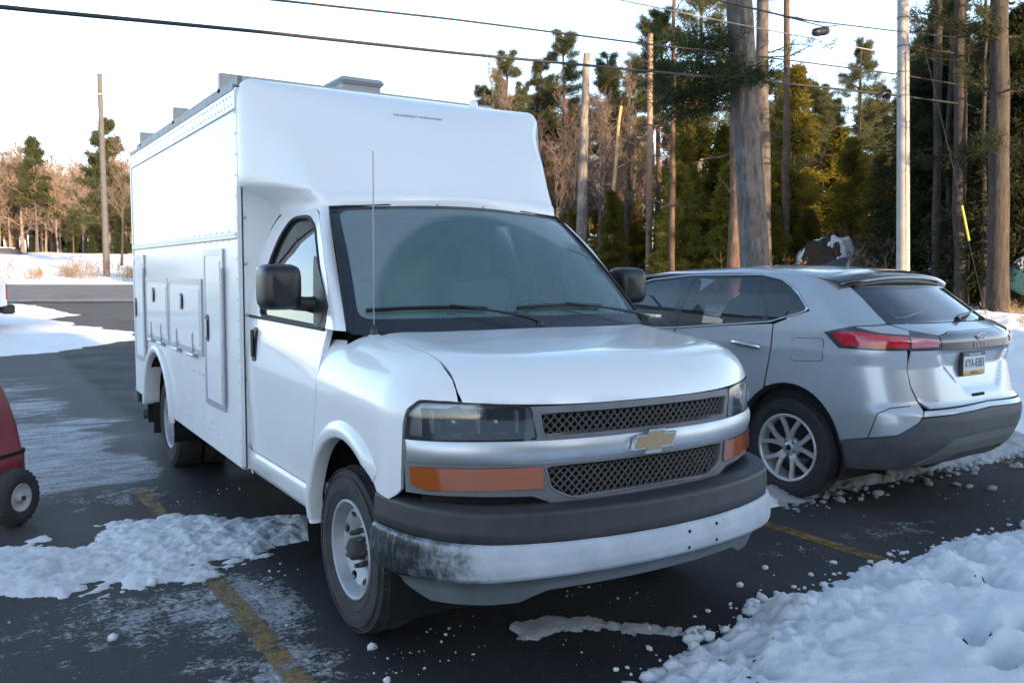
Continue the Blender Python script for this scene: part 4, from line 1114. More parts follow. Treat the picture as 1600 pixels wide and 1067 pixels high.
# ---- roof cap
def cap_row(z, w, yf, a, zc=0., bow=.10, dz=0., n=97):
    """plan outline at one height: bowed front, raked corners, then back to the body"""
    pts = [(0, yf)] + [(a * k / 8, yf + bow * (k / 8) ** 2.2) for k in range(1, 9)] + [(w - .006, 1.33), (w, 1.40)]
    if w < .85: pts = [(0, yf)] + [(a * k / 8, yf + bow * (k / 8) ** 2.2) for k in range(1, 9)] + [(w, 1.0), (w, 1.40)]
    pts = np.array(pts); L = np.concatenate([[0], np.cumsum(np.hypot(*np.diff(pts, axis=0).T))])
    t = np.linspace(0, L[-1], 220); X = np.interp(t, L, pts[:, 0]); Y = np.interp(t, L, pts[:, 1])
    k = np.hanning(41); k /= k.sum()
    Xp = np.concatenate([-X[1:21][::-1], X, np.full(20, X[-1])]); Yp = np.concatenate([Y[1:21][::-1], Y, Y[-1] + np.arange(1, 21) * (t[1])])
    X = np.convolve(Xp, k, 'valid'); Y = np.convolve(Yp, k, 'valid'); X[0] = 0
    u = np.linspace(0, L[-1], (n + 1) // 2); X = np.interp(u, t, X); Y = np.minimum(np.interp(u, t, Y), 1.40)
    Z = z + zc * (1 - np.minimum(1, (X / .76) ** 2)) + dz * sstep(.6, 1.4, Y)
    r = list(zip(X, Y, Z)); return [(-x, y, zz) for x, y, zz in r[1:][::-1]] + r
LV = [(1.985, .790, .598, .755, .042, .115), (2.02, .795, .595, .76, .032, .12), (2.05, .80, .598, .765, .022, .13), (2.066, .83, .602, .765, .016, .14), (2.075, .93, .606, .765, .012, .15, .03), (2.083, 1.0, .610, .765, .008, .16, .05), (2.10, 1.03, .618, .767, .004, .165, .05), (2.13, 1.04, .635, .77, .0, .17, .04),
      (2.20, 1.04, .675, .78, 0, .175, .02), (2.28, 1.04, .722, .79, 0, .17), (2.36, 1.04, .78, .80, 0, .16), (2.44, 1.04, .85, .82, 0, .16), (2.52, 1.04, .93, .845, 0, .155), (2.59, 1.04, 1.01, .87, 0, .14), (2.65, 1.038, 1.09, .90, 0, .115), (2.695, 1.03, 1.165, .93, 0, .085), (2.725, 1.02, 1.23, .94, 0, .06), (2.745, 1.005, 1.29, .94, 0, .03), (2.757, .985, 1.345, .92, 0, .01), (2.762, .96, 1.39, .9, 0, .0)]
mb = MB().grid([cap_row(*l) for l in LV], True, flip=False)
capo = mb.build('roof_cap', FIBRE, van)
MB().lathe([(0, .05), (.018, .048), (.028, .03), (.032, 0)], (.525, 1.37, 2.755), (0, 0, 1), 18).build('marker_lamp', FIBRE, capo)
text('cap_lettering', 'ROCKPORT WORKPORT', .029, (-.07, .992, 2.578), (math.radians(42), 0, 0), mat('faded_print', (.33, .36, .42), .6), capo, .001)

# ---- cargo body
H = 1.04; Y0, Y1 = 1.395, 4.98; ZB, ZT = .50, 2.71
sd_ = [(Y0, .485), (3.93 - .545, .505), ] + [(y, z) for y, z in ell(3.93, .42, .545, .555, 171, 9, 24)] + [(3.93 + .545, .515), (Y1, .53), (Y1, ZT), (Y0, ZT)]
cb = None
for s in (-1, 1):
    o = panel('side_wall', sd_, lambda a, b, s=s: np.stack([np.full(len(a), s * H), a, b], -1), BOXWHITE, van, (), .12, .03, sign=(1 if s > 0 else -1))
    # wheel arch ring
    rows = []
    for y, z in ell(3.93, .42, 1, 1, 186, -6, 36):
        dy, dz = y - 3.93, z - .42
        rows.append([(s * (H + o_), 3.93 + dy * (.545 + r), max(.47, .42 + dz * (.555 + r))) for r, o_ in ((-.002, -.10), (-.002, .02), (.006, .034), (.045, .036), (.058, .022), (.064, -.001))])
    MB().grid(rows, True, flip=(s > 0)).build('arch_flare', BOXWHITE, o)
    rows = [[(s * (H - .01), y, max(.30, z)), (s * .45, y, max(.30, z))] for y, z in ell(3.96, .38, .56, .56, 200, -20, 20)]
    MB().grid(rows).box((min(s * .44, s * .46), 3.2, .25), (max(s * .44, s * .46), 4.7, 1.0)).build('wheel_well', DARK, o)
    MB().box((min(s * .70, s * .99), 4.47, .20), (max(s * .70, s * .99), 4.48, .62)).build('mud_flap', mat('mud_flap_rubber', (.012, .012, .013), .85), o)
    X = lambda o_: s * (H + o_)
    def slab(mb, y0, y1, z0, z1, o0, o1, bev=.0):
        a, b = sorted((X(o0), X(o1))); mb.box((a, y0, z0), (b, y1, z1), bev=bev)
    mb = MB(); slab(mb, Y0 + .01, Y1 - .01, 1.845, 1.885, -.002, .012, .004); slab(mb, Y0 + .01, Y1, 1.868, 1.874, .012, .016); mb.build('belt_moulding', ALU, o)
    mb = MB(); slab(mb, Y0 + .005, Y1, 2.595, 2.70, -.002, .007, .003); slab(mb, Y0 + .005, Y1, 2.588, 2.594, -.002, .014); mb.build('roof_edge_moulding', BOXWHITE, o)
    mb = MB(); slab(mb, Y0 - .01, Y0 + .028, .49, 2.15, -.02, .008, .004); mb.build('corner_moulding', BOXWHITE, o); mb = MB(); slab(mb, Y1 - .03, Y1 + .01, .53, 2.70, -.02, .008, .004); mb.build('corner_moulding', BOXWHITE, o)
    rv = MB()
    for z in (2.62, 2.67): 
        for k in range(46): rv.lathe([(0, .004), (.006, .0035), (.008, 0)], (X(.006), Y0 + .06 + k * .077 + (0 if z < 2.65 else .03), z), (s, 0, 0), 6)
    for z in (1.837, 1.893):
        for k in range(24): rv.lathe([(0, .003), (.005, .0025), (.0065, 0)], (X(.0), Y0 + .05 + k * .15, z), (s, 0, 0), 6)
    for k in range(18):
        rv.lathe([(0, .005), (.0065, .004), (.008, 0)], (X(.006), Y0 + .006, .53 + k * .12), (s, 0, 0), 6)
    rs_ = random.Random(3)
    for k in range(26): rv.lathe([(0, .004), (.0055, .003), (.007, 0)], (X(.0), rs_.uniform(Y0 + .3, 3.3), rs_.choice([.60, .66, .72, .95])), (s, 0, 0), 6)
    ro = rv.build('rivet_rows', RIVET, o); ro['kind'] = 'stuff'
    # compartment doors
    def door_(y0, y1, z0, z1, fw, latch, hinge):
        ol = smoothpoly([(y0, z0), (y1, z0), (y1, z1), (y0, z1)], .012); inn = smoothpoly([(y0 + fw, z0 + fw), (y1 - fw, z0 + fw), (y1 - fw, z1 - fw), (y0 + fw, z1 - fw)], .02)
        fmp = lambda a, b: np.stack([np.full(len(a), s * H), a, b], -1)
        d = panel('compartment_door', ol, fmp, BOXWHITE, o, (), .3, .012, sign=(1 if s > 0 else -1), offset=.010)
        panel('door_flange', smoothpoly([(y0 - .018, z0 - .018), (y1 + .018, z0 - .018), (y1 + .018, z1 + .018), (y0 - .018, z1 + .018)], .012), fmp, ALU, d, [smoothpoly([(y0 + .022, z0 + .022), (y1 - .022, z0 + .022), (y1 - .022, z1 - .022), (y0 + .022, z1 - .022)], .012)], .3, .016, sign=(1 if s > 0 else -1), offset=.014)
        panel('door_skin', inn, fmp, BOXWHITE, d, (), .3, .008, sign=(1 if s > 0 else -1), offset=.016)
        ly, lz, lw, lh = latch
        lp = smoothpoly([(ly - lw / 2, lz - lh / 2), (ly + lw / 2, lz - lh / 2), (ly + lw / 2, lz + lh / 2), (ly - lw / 2, lz + lh / 2)], lw * .4)
        la = panel('latch', lp, fmp, BLACKC, d, (), .05, .006, sign=(1 if s > 0 else -1), offset=.022)
        mb = MB(); slab(mb, ly - lw * .30, ly + lw * .12, lz - lh * .36, lz + lh * .30, .023, .034, .006); mb.build('latch_paddle', ALU, la)
        mb = MB()
        if hinge == 'long':
            mb.tube([(X(.020), y0 - .022, z0 + .02), (X(.020), y0 - .022, z1 - .10)], .012, 8)
            for zz in (z0 + .12, z0 + .20, (z0 + z1) / 2 + .2, (z0 + z1) / 2 + .28): mb.tube([(X(.020), y0 - .022, zz), (X(.020), y0 - .022, zz + .012)], .016, 8)
            mb.build('hinge', ALU, d)
        elif hinge:
            for hy in hinge:
                mb = MB(); slab(mb, hy - .012, hy + .012, z0 - .005, z0 + .13, .016, .024, .002); mb.tube([(X(.028), hy - .085, z0 - .025), (X(.028), hy + .085, z0 - .025)], .013, 8); slab(mb, hy - .085, hy + .085, z0 - .045, z0 - .025, .0, .018); mb.build('hinge', ALU, d)
        return d
    door_(1.735, 2.20, .795, 1.775, .055, (2.115, 1.285, .085, .175), 'long')
    door_(2.31, 3.36, 1.095, 1.585, .05, (2.885, 1.435, .11, .12), (2.56, 3.08))
    door_(3.42, 4.33, 1.095, 1.585, .05, (3.96, 1.455, .11, .12), (3.68, 4.10))
    door_(4.42, 4.90, .865, 1.775, .055, (4.82, 1.32, .085, .175), 'long')
# front wall, rear wall, floor and roof of the body
MB().grid([[(-H + .002, Y0, .48), (H - .002, Y0, .48)], [(-H + .002, Y0, 2.14), (H - .002, Y0, 2.14)]], False).build('bulkhead', BOXWHITE, van)
mb = MB()
for s in (-1, 1):
    for z in (.62, 1.02, 1.40, 1.70, 1.97): mb.lathe([(0, .004), (.010, .003), (.012, 0)], (s * 1.00, Y0 - .001, z), (0, -1, 0), 8)
mb.build('bulkhead_bolt', RIVET, van)['kind'] = 'stuff'
MB().grid([[(-H, Y1, .53), (H, Y1, .53)], [(-H, Y1, ZT), (H, Y1, ZT)]], False, flip=True).build('rear_wall', BOXWHITE, van)
rows = []
for k in range(21):
    u = -1 + 2 * k / 20; x = H * (abs(u) ** .9) * (1 if u > 0 else -1); z = 2.762 - .05 * max(0, (abs(x) - .94) / .1) ** 2
    rows.append([(x, 1.39, z), (x, Y1, z)])
MB().grid(rows, True, flip=True).build('roof', FIBRE, van)
mb = MB()
for s in (-1, 1):
    mb = MB(); a, b = sorted((s * .985, s * 1.045)); mb.box((a, 1.44, 2.705), (b, Y1, 2.735)); a, b = sorted((s * .97, s * 1.0)); mb.box((a, 1.5, 2.73), (b, Y1 - .05, 2.80), bev=.004)
    mb.build('roof_rail', mat('dark_aluminium', (.16, .165, .18), .5, metal=.4, var=.3, vscale=9), van)
for y in (1.93, 3.30, 4.72):
    MB().box((-1.0, y - .022, 2.815), (1.0, y + .022, 2.895), bev=.006).box((-1.0, y - .03, 2.76), (-.94, y + .03, 2.82)).box((.94, y - .03, 2.76), (1.0, y + .03, 2.82)).build('rack_crossbar', mat('rack_grey', (.34, .35, .37), .5, metal=.3), van)
rv_ = MB().box((-.12, 2.08, 2.76), (.17, 2.40, 2.97)).box((-.145, 2.05, 2.965), (.195, 2.43, 3.015), bev=.025).build('roof_vent', mat('vent_grey', (.30, .31, .33), .5), van)
MB().box((-H + .02, Y0 + .02, .50), (H - .02, 3.35, .54)).box((-H + .02, 4.5, .53), (H - .02, Y1 - .02, .57)).box((-.45, -.6, .38), (-.35, 4.9, .54)).box((.35, -.6, .38), (.45, 4.9, .54)).box((-.42, 3.4, .54), (.42, 4.5, .9)).build('chassis', DARK, van)
MB().tube([(-.60, 4.2, .40), (-.72, 4.55, .37), (-.88, 4.70, .345), (-1.02, 4.76, .335)], .042, 14).build('exhaust_pipe', RUST, van)
MB().box((-H, Y1 + .01, .42), (H, Y1 + .16, .56), bev=.01).build('rear_bumper', BLACK, van)
settle(van)

# =================================================================== THE SILVER CROSSOVER
car = empty('silver_crossover', 'silver crossover car parked beside the white truck, its rear towards the camera', 'car', (0, 0, 0))
SILV = mat('silver_paint', (.43, .465, .51), .30, metal=.35, coat=.9, var=.02, vscale=2, dirt=.45, dirt_top=1.15, dirtcol=(.30, .31, .31))
PRIV = glass('privacy_glass', (.30, .34, .36), .02, .62, body=(.01, .012, .014))
CLAD = mat('dark_cladding', (.045, .05, .058), .55, var=.15, vscale=10, dirt=.6, dirt_top=1.0, dirtcol=(.17, .175, .18))
HSZ = [.25, .35, .5, .7, .9, 1.05, 1.12, 1.16, 1.25, 1.31, 1.50, 1.65, 1.70, 1.75]
HSX = [.88, .925, .955, .965, .962, .962, .966, .958, .945, .925, .845, .77, .73, .66]
YBZ = [.28, .34, .42, .50, .58, .66, .72, .765, .80, .90, 1.02, 1.12, 1.20, 1.25, 1.29, 1.33, 1.56, 1.66, 1.72]
YBY = [-.28, -.36, -.44, -.49, -.52, -.53, -.52, -.485, -.455, -.43, -.40, -.42, -.42, -.39, -.30, -.21, .12, .24, .32]
ZRY = [-.5, .2, .7, 1.2, 2.0, 2.6, 2.95, 3.35, 3.6, 4.1, 4.35]
ZRZ = [1.50, 1.69, 1.725, 1.735, 1.705, 1.64, 1.47, 1.18, 1.10, .98, .80]
def Gs(x, y, z):
    X = np.abs(x - 3.65)
    taper = .05 * np.clip((.9 - y) / 1.2, 0, 1.2) ** 1.5 + .05 * np.clip((y - 3.0) / 1.2, 0, 1.2) ** 2
    side = X - np.interp(z, HSZ, HSX) + taper
    rear = np.interp(z, YBZ, YBY) + .27 * (X / .9) ** 3.2 - y
    top = z - np.interp(y, ZRY, ZRZ) + .045 * (X / .75) ** 2
    fr = y - 4.32 + .25 * (X / .9) ** 3
    f = smax(side, rear, .13); f = smax(f, top, .10); return smax(f, fr, .2)
ROOTS0 = len(bpy.data.objects)
CX = 3.65
def c_side(s):
    def f(a, b):
        n = len(a); o = np.stack([np.full(n, CX), a, b], -1); d = np.tile([float(s), 0, 0], (n, 1)); return solve(Gs, o, d, 0, 1.4)
    return f
def c_wrap(a, b):
    n = len(a); th = a / 1.1; o = np.stack([np.full(n, CX), np.full(n, .9), b], -1)
    return solve(Gs, o, np.stack([-np.sin(th), -np.cos(th), np.zeros(n)], -1), 0, 2.0)
def W(x, y): return 1.1 * math.atan2(-(x - CX), -(y - .9))
def c_rear(a, b):
    n = len(a); o = np.stack([a, np.full(n, 1.2), b], -1); d = np.tile([0., -1, 0], (n, 1)); return solve(Gs, o, d, 0, 2.4)
def c_top(a, b):
    n = len(a); o = np.stack([a, b, np.full(n, .7)], -1); d = np.tile([0., 0, 1], (n, 1)); return solve(Gs, o, d, 0, 1.3)
def wpts(l): return [(W(x, y), z) for x, y, z in l]
for s in (-1, 1):
    sg = 1 if s > 0 else -1
    mir = (lambda P: P) if s < 0 else (lambda P: P)
    def wmap(a, b, s=s): return c_wrap(a if s < 0 else -a, b)
    arc_r = [(y, z) for y, z in ell(.50, .37, .44, .49, 172, 6, 24)]
    aw = [(W(float(c_side(-1)(np.array([y]), np.array([z]))[0, 0]), y), z) for y, z in arc_r if True]
    q = wpts([(2.722, .655, 1.285), (2.69, .645, 1.124), (2.688, .70, .815)])
    # arch points run from the front of the opening to its rear
    af = [(w, z) for (w, z), (y, zz) in zip(aw, arc_r)][::-1]
    af = [p for p, (y, zz) in zip(af, arc_r[::-1]) if y < .705]
    q += af
    q += wpts([(2.725, .06, .505), (2.737, -.135, .548), (2.816, -.30, .583), (2.916, -.388, .672), (2.935, -.396, .700), (2.965, -.385, .745), (2.936, -.305, .897), (2.936, -.280, 1.004), (2.920, -.283, 1.142), (2.716, .104, 1.145), (2.724, .232, 1.250), (2.77, .022, 1.302), (2.935, -.12, 1.318), (2.949, -.100, 1.33), (3.0, .12, 1.49), (3.015, .262, 1.60), (2.99, .33, 1.655), (2.93, .60, 1.672), (2.91, .90, 1.672)])
    q += wpts([(2.895, .90, 1.652), (2.861, .665, 1.606), (2.82, .52, 1.50), (2.774, .385, 1.392), (2.74, .50, 1.345)])
    panel('quarter_panel', q, wmap, SILV, car, (), .035, .02, sign=-1 if s < 0 else 1)
    # tail lamp: smoked surround, red lens over it
    tl = wpts([(2.728, .228, 1.247), (2.77, .022, 1.298), (2.93, -.125, 1.312), (3.002, -.245, 1.276), (3.163, -.366, 1.233), (3.166, -.386, 1.149), (2.92, -.283, 1.149), (2.718, .106, 1.150)])
    t = panel('tail_lamp', tl, wmap, mat('lamp_smoke', (.05, .05, .06), .15, coat=1.), car, (), .02, .02, sign=-1 if s < 0 else 1, offset=.004)
    RED = mat('red_lens', (.50, .02, .035), .12, coat=1., var=.25, vscale=30)
    PINK = mat('frosted_pink_lens', (.55, .20, .25), .25, coat=1., var=.15, vscale=20)
    panel('lens', wpts([(2.735, .165, 1.243), (2.765, .045, 1.262), (2.873, -.215, 1.236), (2.93, -.275, 1.230), (2.93, -.287, 1.163), (2.75, .0, 1.163), (2.73, .07, 1.166), (2.722, .10, 1.185)]), wmap, RED, t, (), .02, .01, sign=-1 if s < 0 else 1, offset=.010)
    panel('lens', wpts([(2.945, -.285, 1.227), (3.03, -.33, 1.222), (3.145, -.372, 1.212), (3.135, -.378, 1.168), (2.945, -.295, 1.163)]), wmap, PINK, t, (), .02, .01, sign=-1 if s < 0 else 1, offset=.010)
    panel('lens', wpts([(2.77, .015, 1.290), (2.93, -.13, 1.302), (2.99, -.235, 1.270), (2.96, -.255, 1.246), (2.83, -.12, 1.256)]), wmap, mat('clear_lens', (.40, .42, .45), .15, coat=1.), t, (), .02, .01, sign=-1 if s < 0 else 1, offset=.008)
    # rear door, front door
    cs = c_side(s)
    dr = [(.668, 1.285), (.66, 1.12), (.715, .815)] + [(y, z) for y, z in ell(.50, .37, .44, .49, 60, 8, 10) if y > .70] + [(.95, .36), (1.66, .36), (1.655, 1.0), (1.62, 1.205)]
    rd = panel('rear_door', dr, cs, SILV, car, (), .04, .02, sign=sg)
    fd = panel('front_door', [(1.67, .36), (2.85, .36), (2.88, .9), (2.80, 1.12), (2.55, 1.14), (1.64, 1.20), (1.665, 1.0)], cs, SILV, car, (), .05, .02, sign=sg)
    fw = [(2.89, .36), (2.90, .50)] + ell(3.36, .37, .44, .47, 172, 8, 20) + [(3.85, .45), (4.12, .50), (4.12, .95), (3.5, 1.06), (2.95, 1.12), (2.81, 1.12), (2.89, .9)]
    panel('front_fender', fw, cs, SILV, car, (), .05, .02, sign=sg)
    # side glass
    w1 = smoothpoly([(.665, 1.318), (.44, 1.385), (.42, 1.41), (.70, 1.60), (.90, 1.632), (.885, 1.50), (.72, 1.315)][0:2] + [(.42, 1.41), (.56, 1.53), (.70, 1.604), (.895, 1.638), (.875, 1.56), (.70, 1.312)], .012)
    w2 = smoothpoly([(.72, 1.305), (.91, 1.58), (.925, 1.638), (1.58, 1.625), (1.60, 1.50), (1.62, 1.22)], .012)
    w3 = smoothpoly([(1.70, 1.212), (1.68, 1.5), (1.66, 1.618), (2.05, 1.585), (2.30, 1.51), (2.62, 1.32), (2.72, 1.20), (2.68, 1.16)], .02)
    panel('side_window', w1, cs, PRIV, car, (), .04, .0, sign=sg, offset=-.004)
    panel('side_window', w2, cs, PRIV, rd, (), .04, .0, sign=sg, offset=-.004)
    panel('side_window', w3, cs, glass('clear_car_glass', (.60, .74, .76), .02, .75, body=(.03, .05, .05)), fd, (), .04, .0, sign=sg, offset=-.004)
    band = smoothpoly([(.44, 1.378), (.405, 1.405), (.545, 1.54), (.70, 1.617), (.90, 1.65), (1.62, 1.642), (2.06, 1.60), (2.32, 1.525), (2.66, 1.325), (2.78, 1.19), (2.68, 1.145), (1.64, 1.203), (.70, 1.298)], .02)
    pf = panel('pillar_trim', band, cs, mat('gloss_black_trim', (.008, .008, .010), .12, coat=1.), car, [w1, w2, w3], .04, .012, sign=sg, offset=-.002)
    P = cs(np.array([p[0] for p in densify(band, .06)]), np.array([p[1] for p in densify(band, .06)])); P[:, 0] += s * .002
    strip_tube('window_chrome', P.tolist(), .008, mat('bright_trim', (.62, .64, .66), .2, metal=.9), pf, 6, True)
    if s < 0:
        fu = smoothpoly([(.478, 1.028), (.478, 1.192), (.225, 1.202), (.225, 1.042)], .03)
        panel('fuel_door', fu, lambda a, b: c_side(-1)(a, b), SILV, car, (), .03, .004, sign=sg, offset=.003, rimmat=DARK)
        P = c_side(-1)(np.array([p[0] for p in fu]), np.array([p[1] for p in fu])); P[:, 0] -= .0012
        strip_tube('shut_line', P.tolist(), .0028, DARK, car, 4, True)
    for y in (.88, 1.95):
        hp = MB(); xb = s * float(cs(np.array([y]), np.array([1.125]))[0, 0] * s)
        hx = float(cs(np.array([y]), np.array([1.125]))[0, 0])
        hp.tube([(hx + s * .004, y - .13, 1.105), (hx + s * .028, y - .10, 1.112), (hx + s * .034, y, 1.122), (hx + s * .028, y + .10, 1.132), (hx + s * .004, y + .13, 1.136)], [.014, .020, .021, .020, .014], 8)
        hp.build('handle', mat('bright_trim'), rd if y < 1.5 else fd)
    # lower cladding along the side
    sk = [(.94, .25), (2.92, .25), (2.92, .355), (.94, .355)]
    panel('sill_cladding', sk, cs, CLAD, car, (), .06, .02, sign=sg, offset=.006)
    for yc, rz_ in ((.50, .49), (3.36, .47)):
        rows = []
        for y, z in ell(yc, .37, 1, 1, 176, 4, 30):
            dy, dz = y - yc, z - .37; row = []
            for r, o_ in ((-.03, -.07), (-.028, -.006), (.0, .002)):
                yy, zz = yc + dy * (.44 + r), .37 + dz * (rz_ + r); px = float(cs(np.array([yy]), np.array([max(zz, .3)]))[0, 0]); row.append((px + s * o_, yy, zz))
            rows.append(row)
        MB().grid(rows, True, flip=(s > 0)).build('arch_trim', BLACKC, car)
        rows = [[(CX + s * .93, y, max(z, .2)), (CX + s * .45, y, max(z, .2))] for y, z in ell(yc, .37, .45, .49, 200, -20, 22)]
        MB().grid(rows).box((min(CX + s * .44, CX + s * .46), yc - .5, .2), (max(CX + s * .44, CX + s * .46), yc + .5, .9)).build('wheel_well', DARK, car)
        make_wheel(car, CX + s * .825, yc + .01, .372, s, .372, .235, .245, 'alloy')
    # door mirror
    mb = MB(); rows = []
    for d, sc in ((-.05, 0), (-.048, .7), (-.02, .95), (.03, 1.), (.07, .85), (.10, .45), (.11, 0)):
        rows.append([(CX + s * 1.08 + .11 * sc * math.cos(t), 2.55 + d, 1.22 + .075 * sc * math.sin(t)) for t in np.linspace(0, 2 * math.pi, 19)])
    mb.grid(rows, True, flip=True).tube([(CX + s * 1.0, 2.56, 1.17), (CX + s * .92, 2.57, 1.13)], .03, 8).build('door_mirror', SILV, car)

sl = wpts([(2.735, -.130, .548), (2.745, -.185, .72), (2.80, -.255, .762), (2.90, -.335, .775)])
for a_, nm in ((sl, 'shut_line'), (wpts([(2.70, .20, .80), (2.735, .02, .98), (2.76, -.04, 1.14)]), 'crease_line')):
    A = np.array(a_); t_ = np.linspace(0, len(A) - 1, 24); P = c_wrap(np.interp(t_, range(len(A)), A[:, 0]), np.interp(t_, range(len(A)), A[:, 1]))
    if nm == 'shut_line': strip_tube(nm, P.tolist(), .0035, DARK, car, 4)
# tailgate
XL, XR_ = 2.945, 2 * CX - 2.945
GATE = [(XL + .005, 1.142), (XL - .003, 1.0), (XL + .0, .90), (XL + .03, .80), (XL + .075, .757), (CX, .773), (XR_ - .075, .757), (XR_ - .03, .80), (XR_, .90), (XR_ + .003, 1.0), (XR_ - .005, 1.142)]
def c_gate(a, b):
    P = c_rear(a, b); X = np.abs(a - CX)
    d = .030 * sstep(.60, .10, X - (1.12 - b) * .0) * 0
    rec = sstep(.52 + (b - 1.1) * .9, .44 + (b - 1.1) * .9, X) * sstep(.80, .90, b) * sstep(1.15, 1.12, b) * .022
    P[:, 1] += rec; return P
gate = panel('tailgate', GATE[::-1], c_gate, SILV, car, (), .03, .02, sign=1)
bb = panel('tailgate_band', [(3.17, 1.147), (4.13, 1.147), (4.13, 1.238), (3.98, 1.262), (3.32, 1.262), (3.17, 1.238)], c_rear, mat('dark_band', (.030, .034, .042), .22, coat=.8, var=.1, vscale=8), gate, (), .03, .015, sign=1, offset=.004)
panel('tailgate_shelf', [(3.01, 1.280), (3.17, 1.243), (3.32, 1.267), (3.98, 1.267), (4.13, 1.243), (4.29, 1.280), (4.34, 1.315), (2.96, 1.315)], c_rear, SILV, gate, (), .03, .015, sign=1)
RG = [(2.955, 1.322), (4.345, 1.322), (4.31, 1.45), (4.27, 1.615), (3.03, 1.615), (2.99, 1.45)]
rg = panel('rear_window', RG, c_rear, glass('rear_glass', (.22, .25, .27), .05, .45, body=(.03, .032, .034)), gate, (), .04, 0, sign=1, offset=-.003)
panel('window_edge', RG, c_rear, mat('gloss_black_trim'), rg, [smoothpoly([(3.06, 1.345), (4.24, 1.345), (4.19, 1.58), (3.11, 1.58)], .05)], .04, .0, sign=1, offset=-.006)
# wiper, high spoiler
MB().tube([(3.66, -.235, 1.335), (3.72, -.215, 1.352), (3.95, -.175, 1.372), (4.1, -.13, 1.39)], [.022, .014, .010, .006], 8).build('rear_wiper', BLACKC, gate)
rows = []
for yy, zz, dn in ((.52, 1.708, 0), (.30, 1.686, 0), (.165, 1.660, 0), (.135, 1.640, 0), (.15, 1.600, 0), (.24, 1.582, 0), (.34, 1.585, 0)):
    rows.append([(CX + u * (.735 - (.0 if yy > .25 else 0) + .02 * (1 - abs(u))), yy + .10 * abs(u) ** 3 * (1 if yy < .4 else .2), zz - .060 * abs(u) ** 2.2 + (.006)) for u in np.linspace(-1, 1, 25)])
MB().grid(rows, True).build('spoiler', mat('gloss_black_trim'), gate)
EM = MB().use(mat('emblem_blue', (.03, .07, .16), .2, coat=1.)); ey = float(c_rear(np.array([CX]), np.array([1.212]))[0, 1])
ov = [(.062 * math.cos(t), .026 * math.sin(t)) for t in np.linspace(0, 2 * math.pi, 33)[:-1]]
EM.prism(ov, lambda a, b, h: (CX + a, ey - .004 - h, 1.222 + b), .006)
EM.use(mat('bright_trim')).tube([(CX + a, ey - .009, 1.222 + b) for a, b in ov], .0035, 6, closed=True)
emb = EM.build('emblem', None, gate)
text('emblem_script', 'Ford', .034, (CX, ey - .0115, 1.222), (math.radians(90), 0, 0), mat('bright_trim'), emb, .001, 1.25)
text('model_lettering', 'E D G E', .040, (CX - .03, ey - .016, 1.166), (math.radians(90), 0, 0), mat('letter_silver', (.45, .47, .49), .4, metal=.5), gate, .002, 1.25)
# plate
py = float(c_rear(np.array([3.57]), np.array([1.03]))[0, 1]) - .012
PL = empty_pl = MB().box((3.405, py, .950), (3.725, py + .022, 1.118), bev=.004).build('plate_holder', BLACKC, gate)
MB().box((3.42, py - .004, .958), (3.722, py - .0005, 1.112), bev=.0015).build('licence_plate', mat('plate_white', (.55, .58, .60), .4), PL)
MB().box((3.42, py - .0052, 1.088), (3.722, py - .0035, 1.1115)).build('plate_header', mat('plate_blue', (.03, .06, .16), .4), PL)
MB().box((3.42, py - .0052, .959), (3.722, py - .0035, .985)).build('plate_footer', mat('plate_yellow', (.55, .36, .04), .4), PL)
text('plate_state', 'PENNSYLVANIA', .022, (3.571, py - .006, 1.0995), (math.radians(90), 0, 0), mat('plate_pale', (.7, .72, .75), .5), PL, .0005, 1.1)
text('plate_number', 'KYA-8383', .088, (3.571, py - .0055, 1.036), (math.radians(90), 0, 0), mat('plate_ink', (.02, .04, .12), .5), PL, .0005, .72)
text('plate_web', 'visitPA.com', .024, (3.571, py - .006, .972), (math.radians(90), 0, 0), mat('plate_ink'), PL, .0005, 1.)
MB().box((3.50, -.455, .808), (3.66, -.44, .828)).build('gate_release', DARK, gate)
for i_, (dx, h_) in enumerate(((0, .085),)):
    text('badge_lettering', 'SEL', .035, (3.10, float(c_rear(np.array([3.10]), np.array([.815]))[0, 1]) - .003, .800), (math.radians(90), 0, math.radians(-25)), mat('letter_silver'), gate, .001)
# bumper
bmc = panel('bumper_cover', [(2.972, .742), (2.940, .704), (3.25, .722), (CX, .735), (4.05, .722), (4.36, .704), (4.328, .742), (CX, .765)], c_rear, SILV, car, (), .02, .02, sign=1)
cl = wpts([(2.722, .065, .498), (2.737, -.135, .540), (2.816, -.30, .576), (2.916, -.388, .665), (2.938, -.398, .694)])
cr2 = [(-a, b) for a, b in cl[::-1]]
lower = cl + [(W(3.25, -.5), .715), (0, .728), (-W(3.25, -.5), .715)] + cr2 + [(-W(2.76, .07), .30), (-W(2.9, -.25), .315), (-W(3.2, -.35), .34), (0, .36), (W(3.2, -.35), .34), (W(2.9, -.25), .315), (W(2.76, .07), .30)]
bl = panel('bumper_cladding', lower[::-1], c_wrap, CLAD, bmc, (), .03, .02, sign=-1, offset=.002)
INS = [(-.62, .345), (-.44, .545), (-.10, .56), (.10, .56), (.44, .545), (.62, .345), (.45, .37), (.3, .43), (-.3, .43), (-.45, .37)]
panel('skid_plate', [(CX + a, b) for a, b in INS[::-1]], c_rear, mat('satin_skid', (.20, .21, .215), .45, metal=.4, dirt=.5, dirt_top=.9, dirtcol=(.2, .2, .2)), bl, (), .03, .012, sign=1, offset=.008)
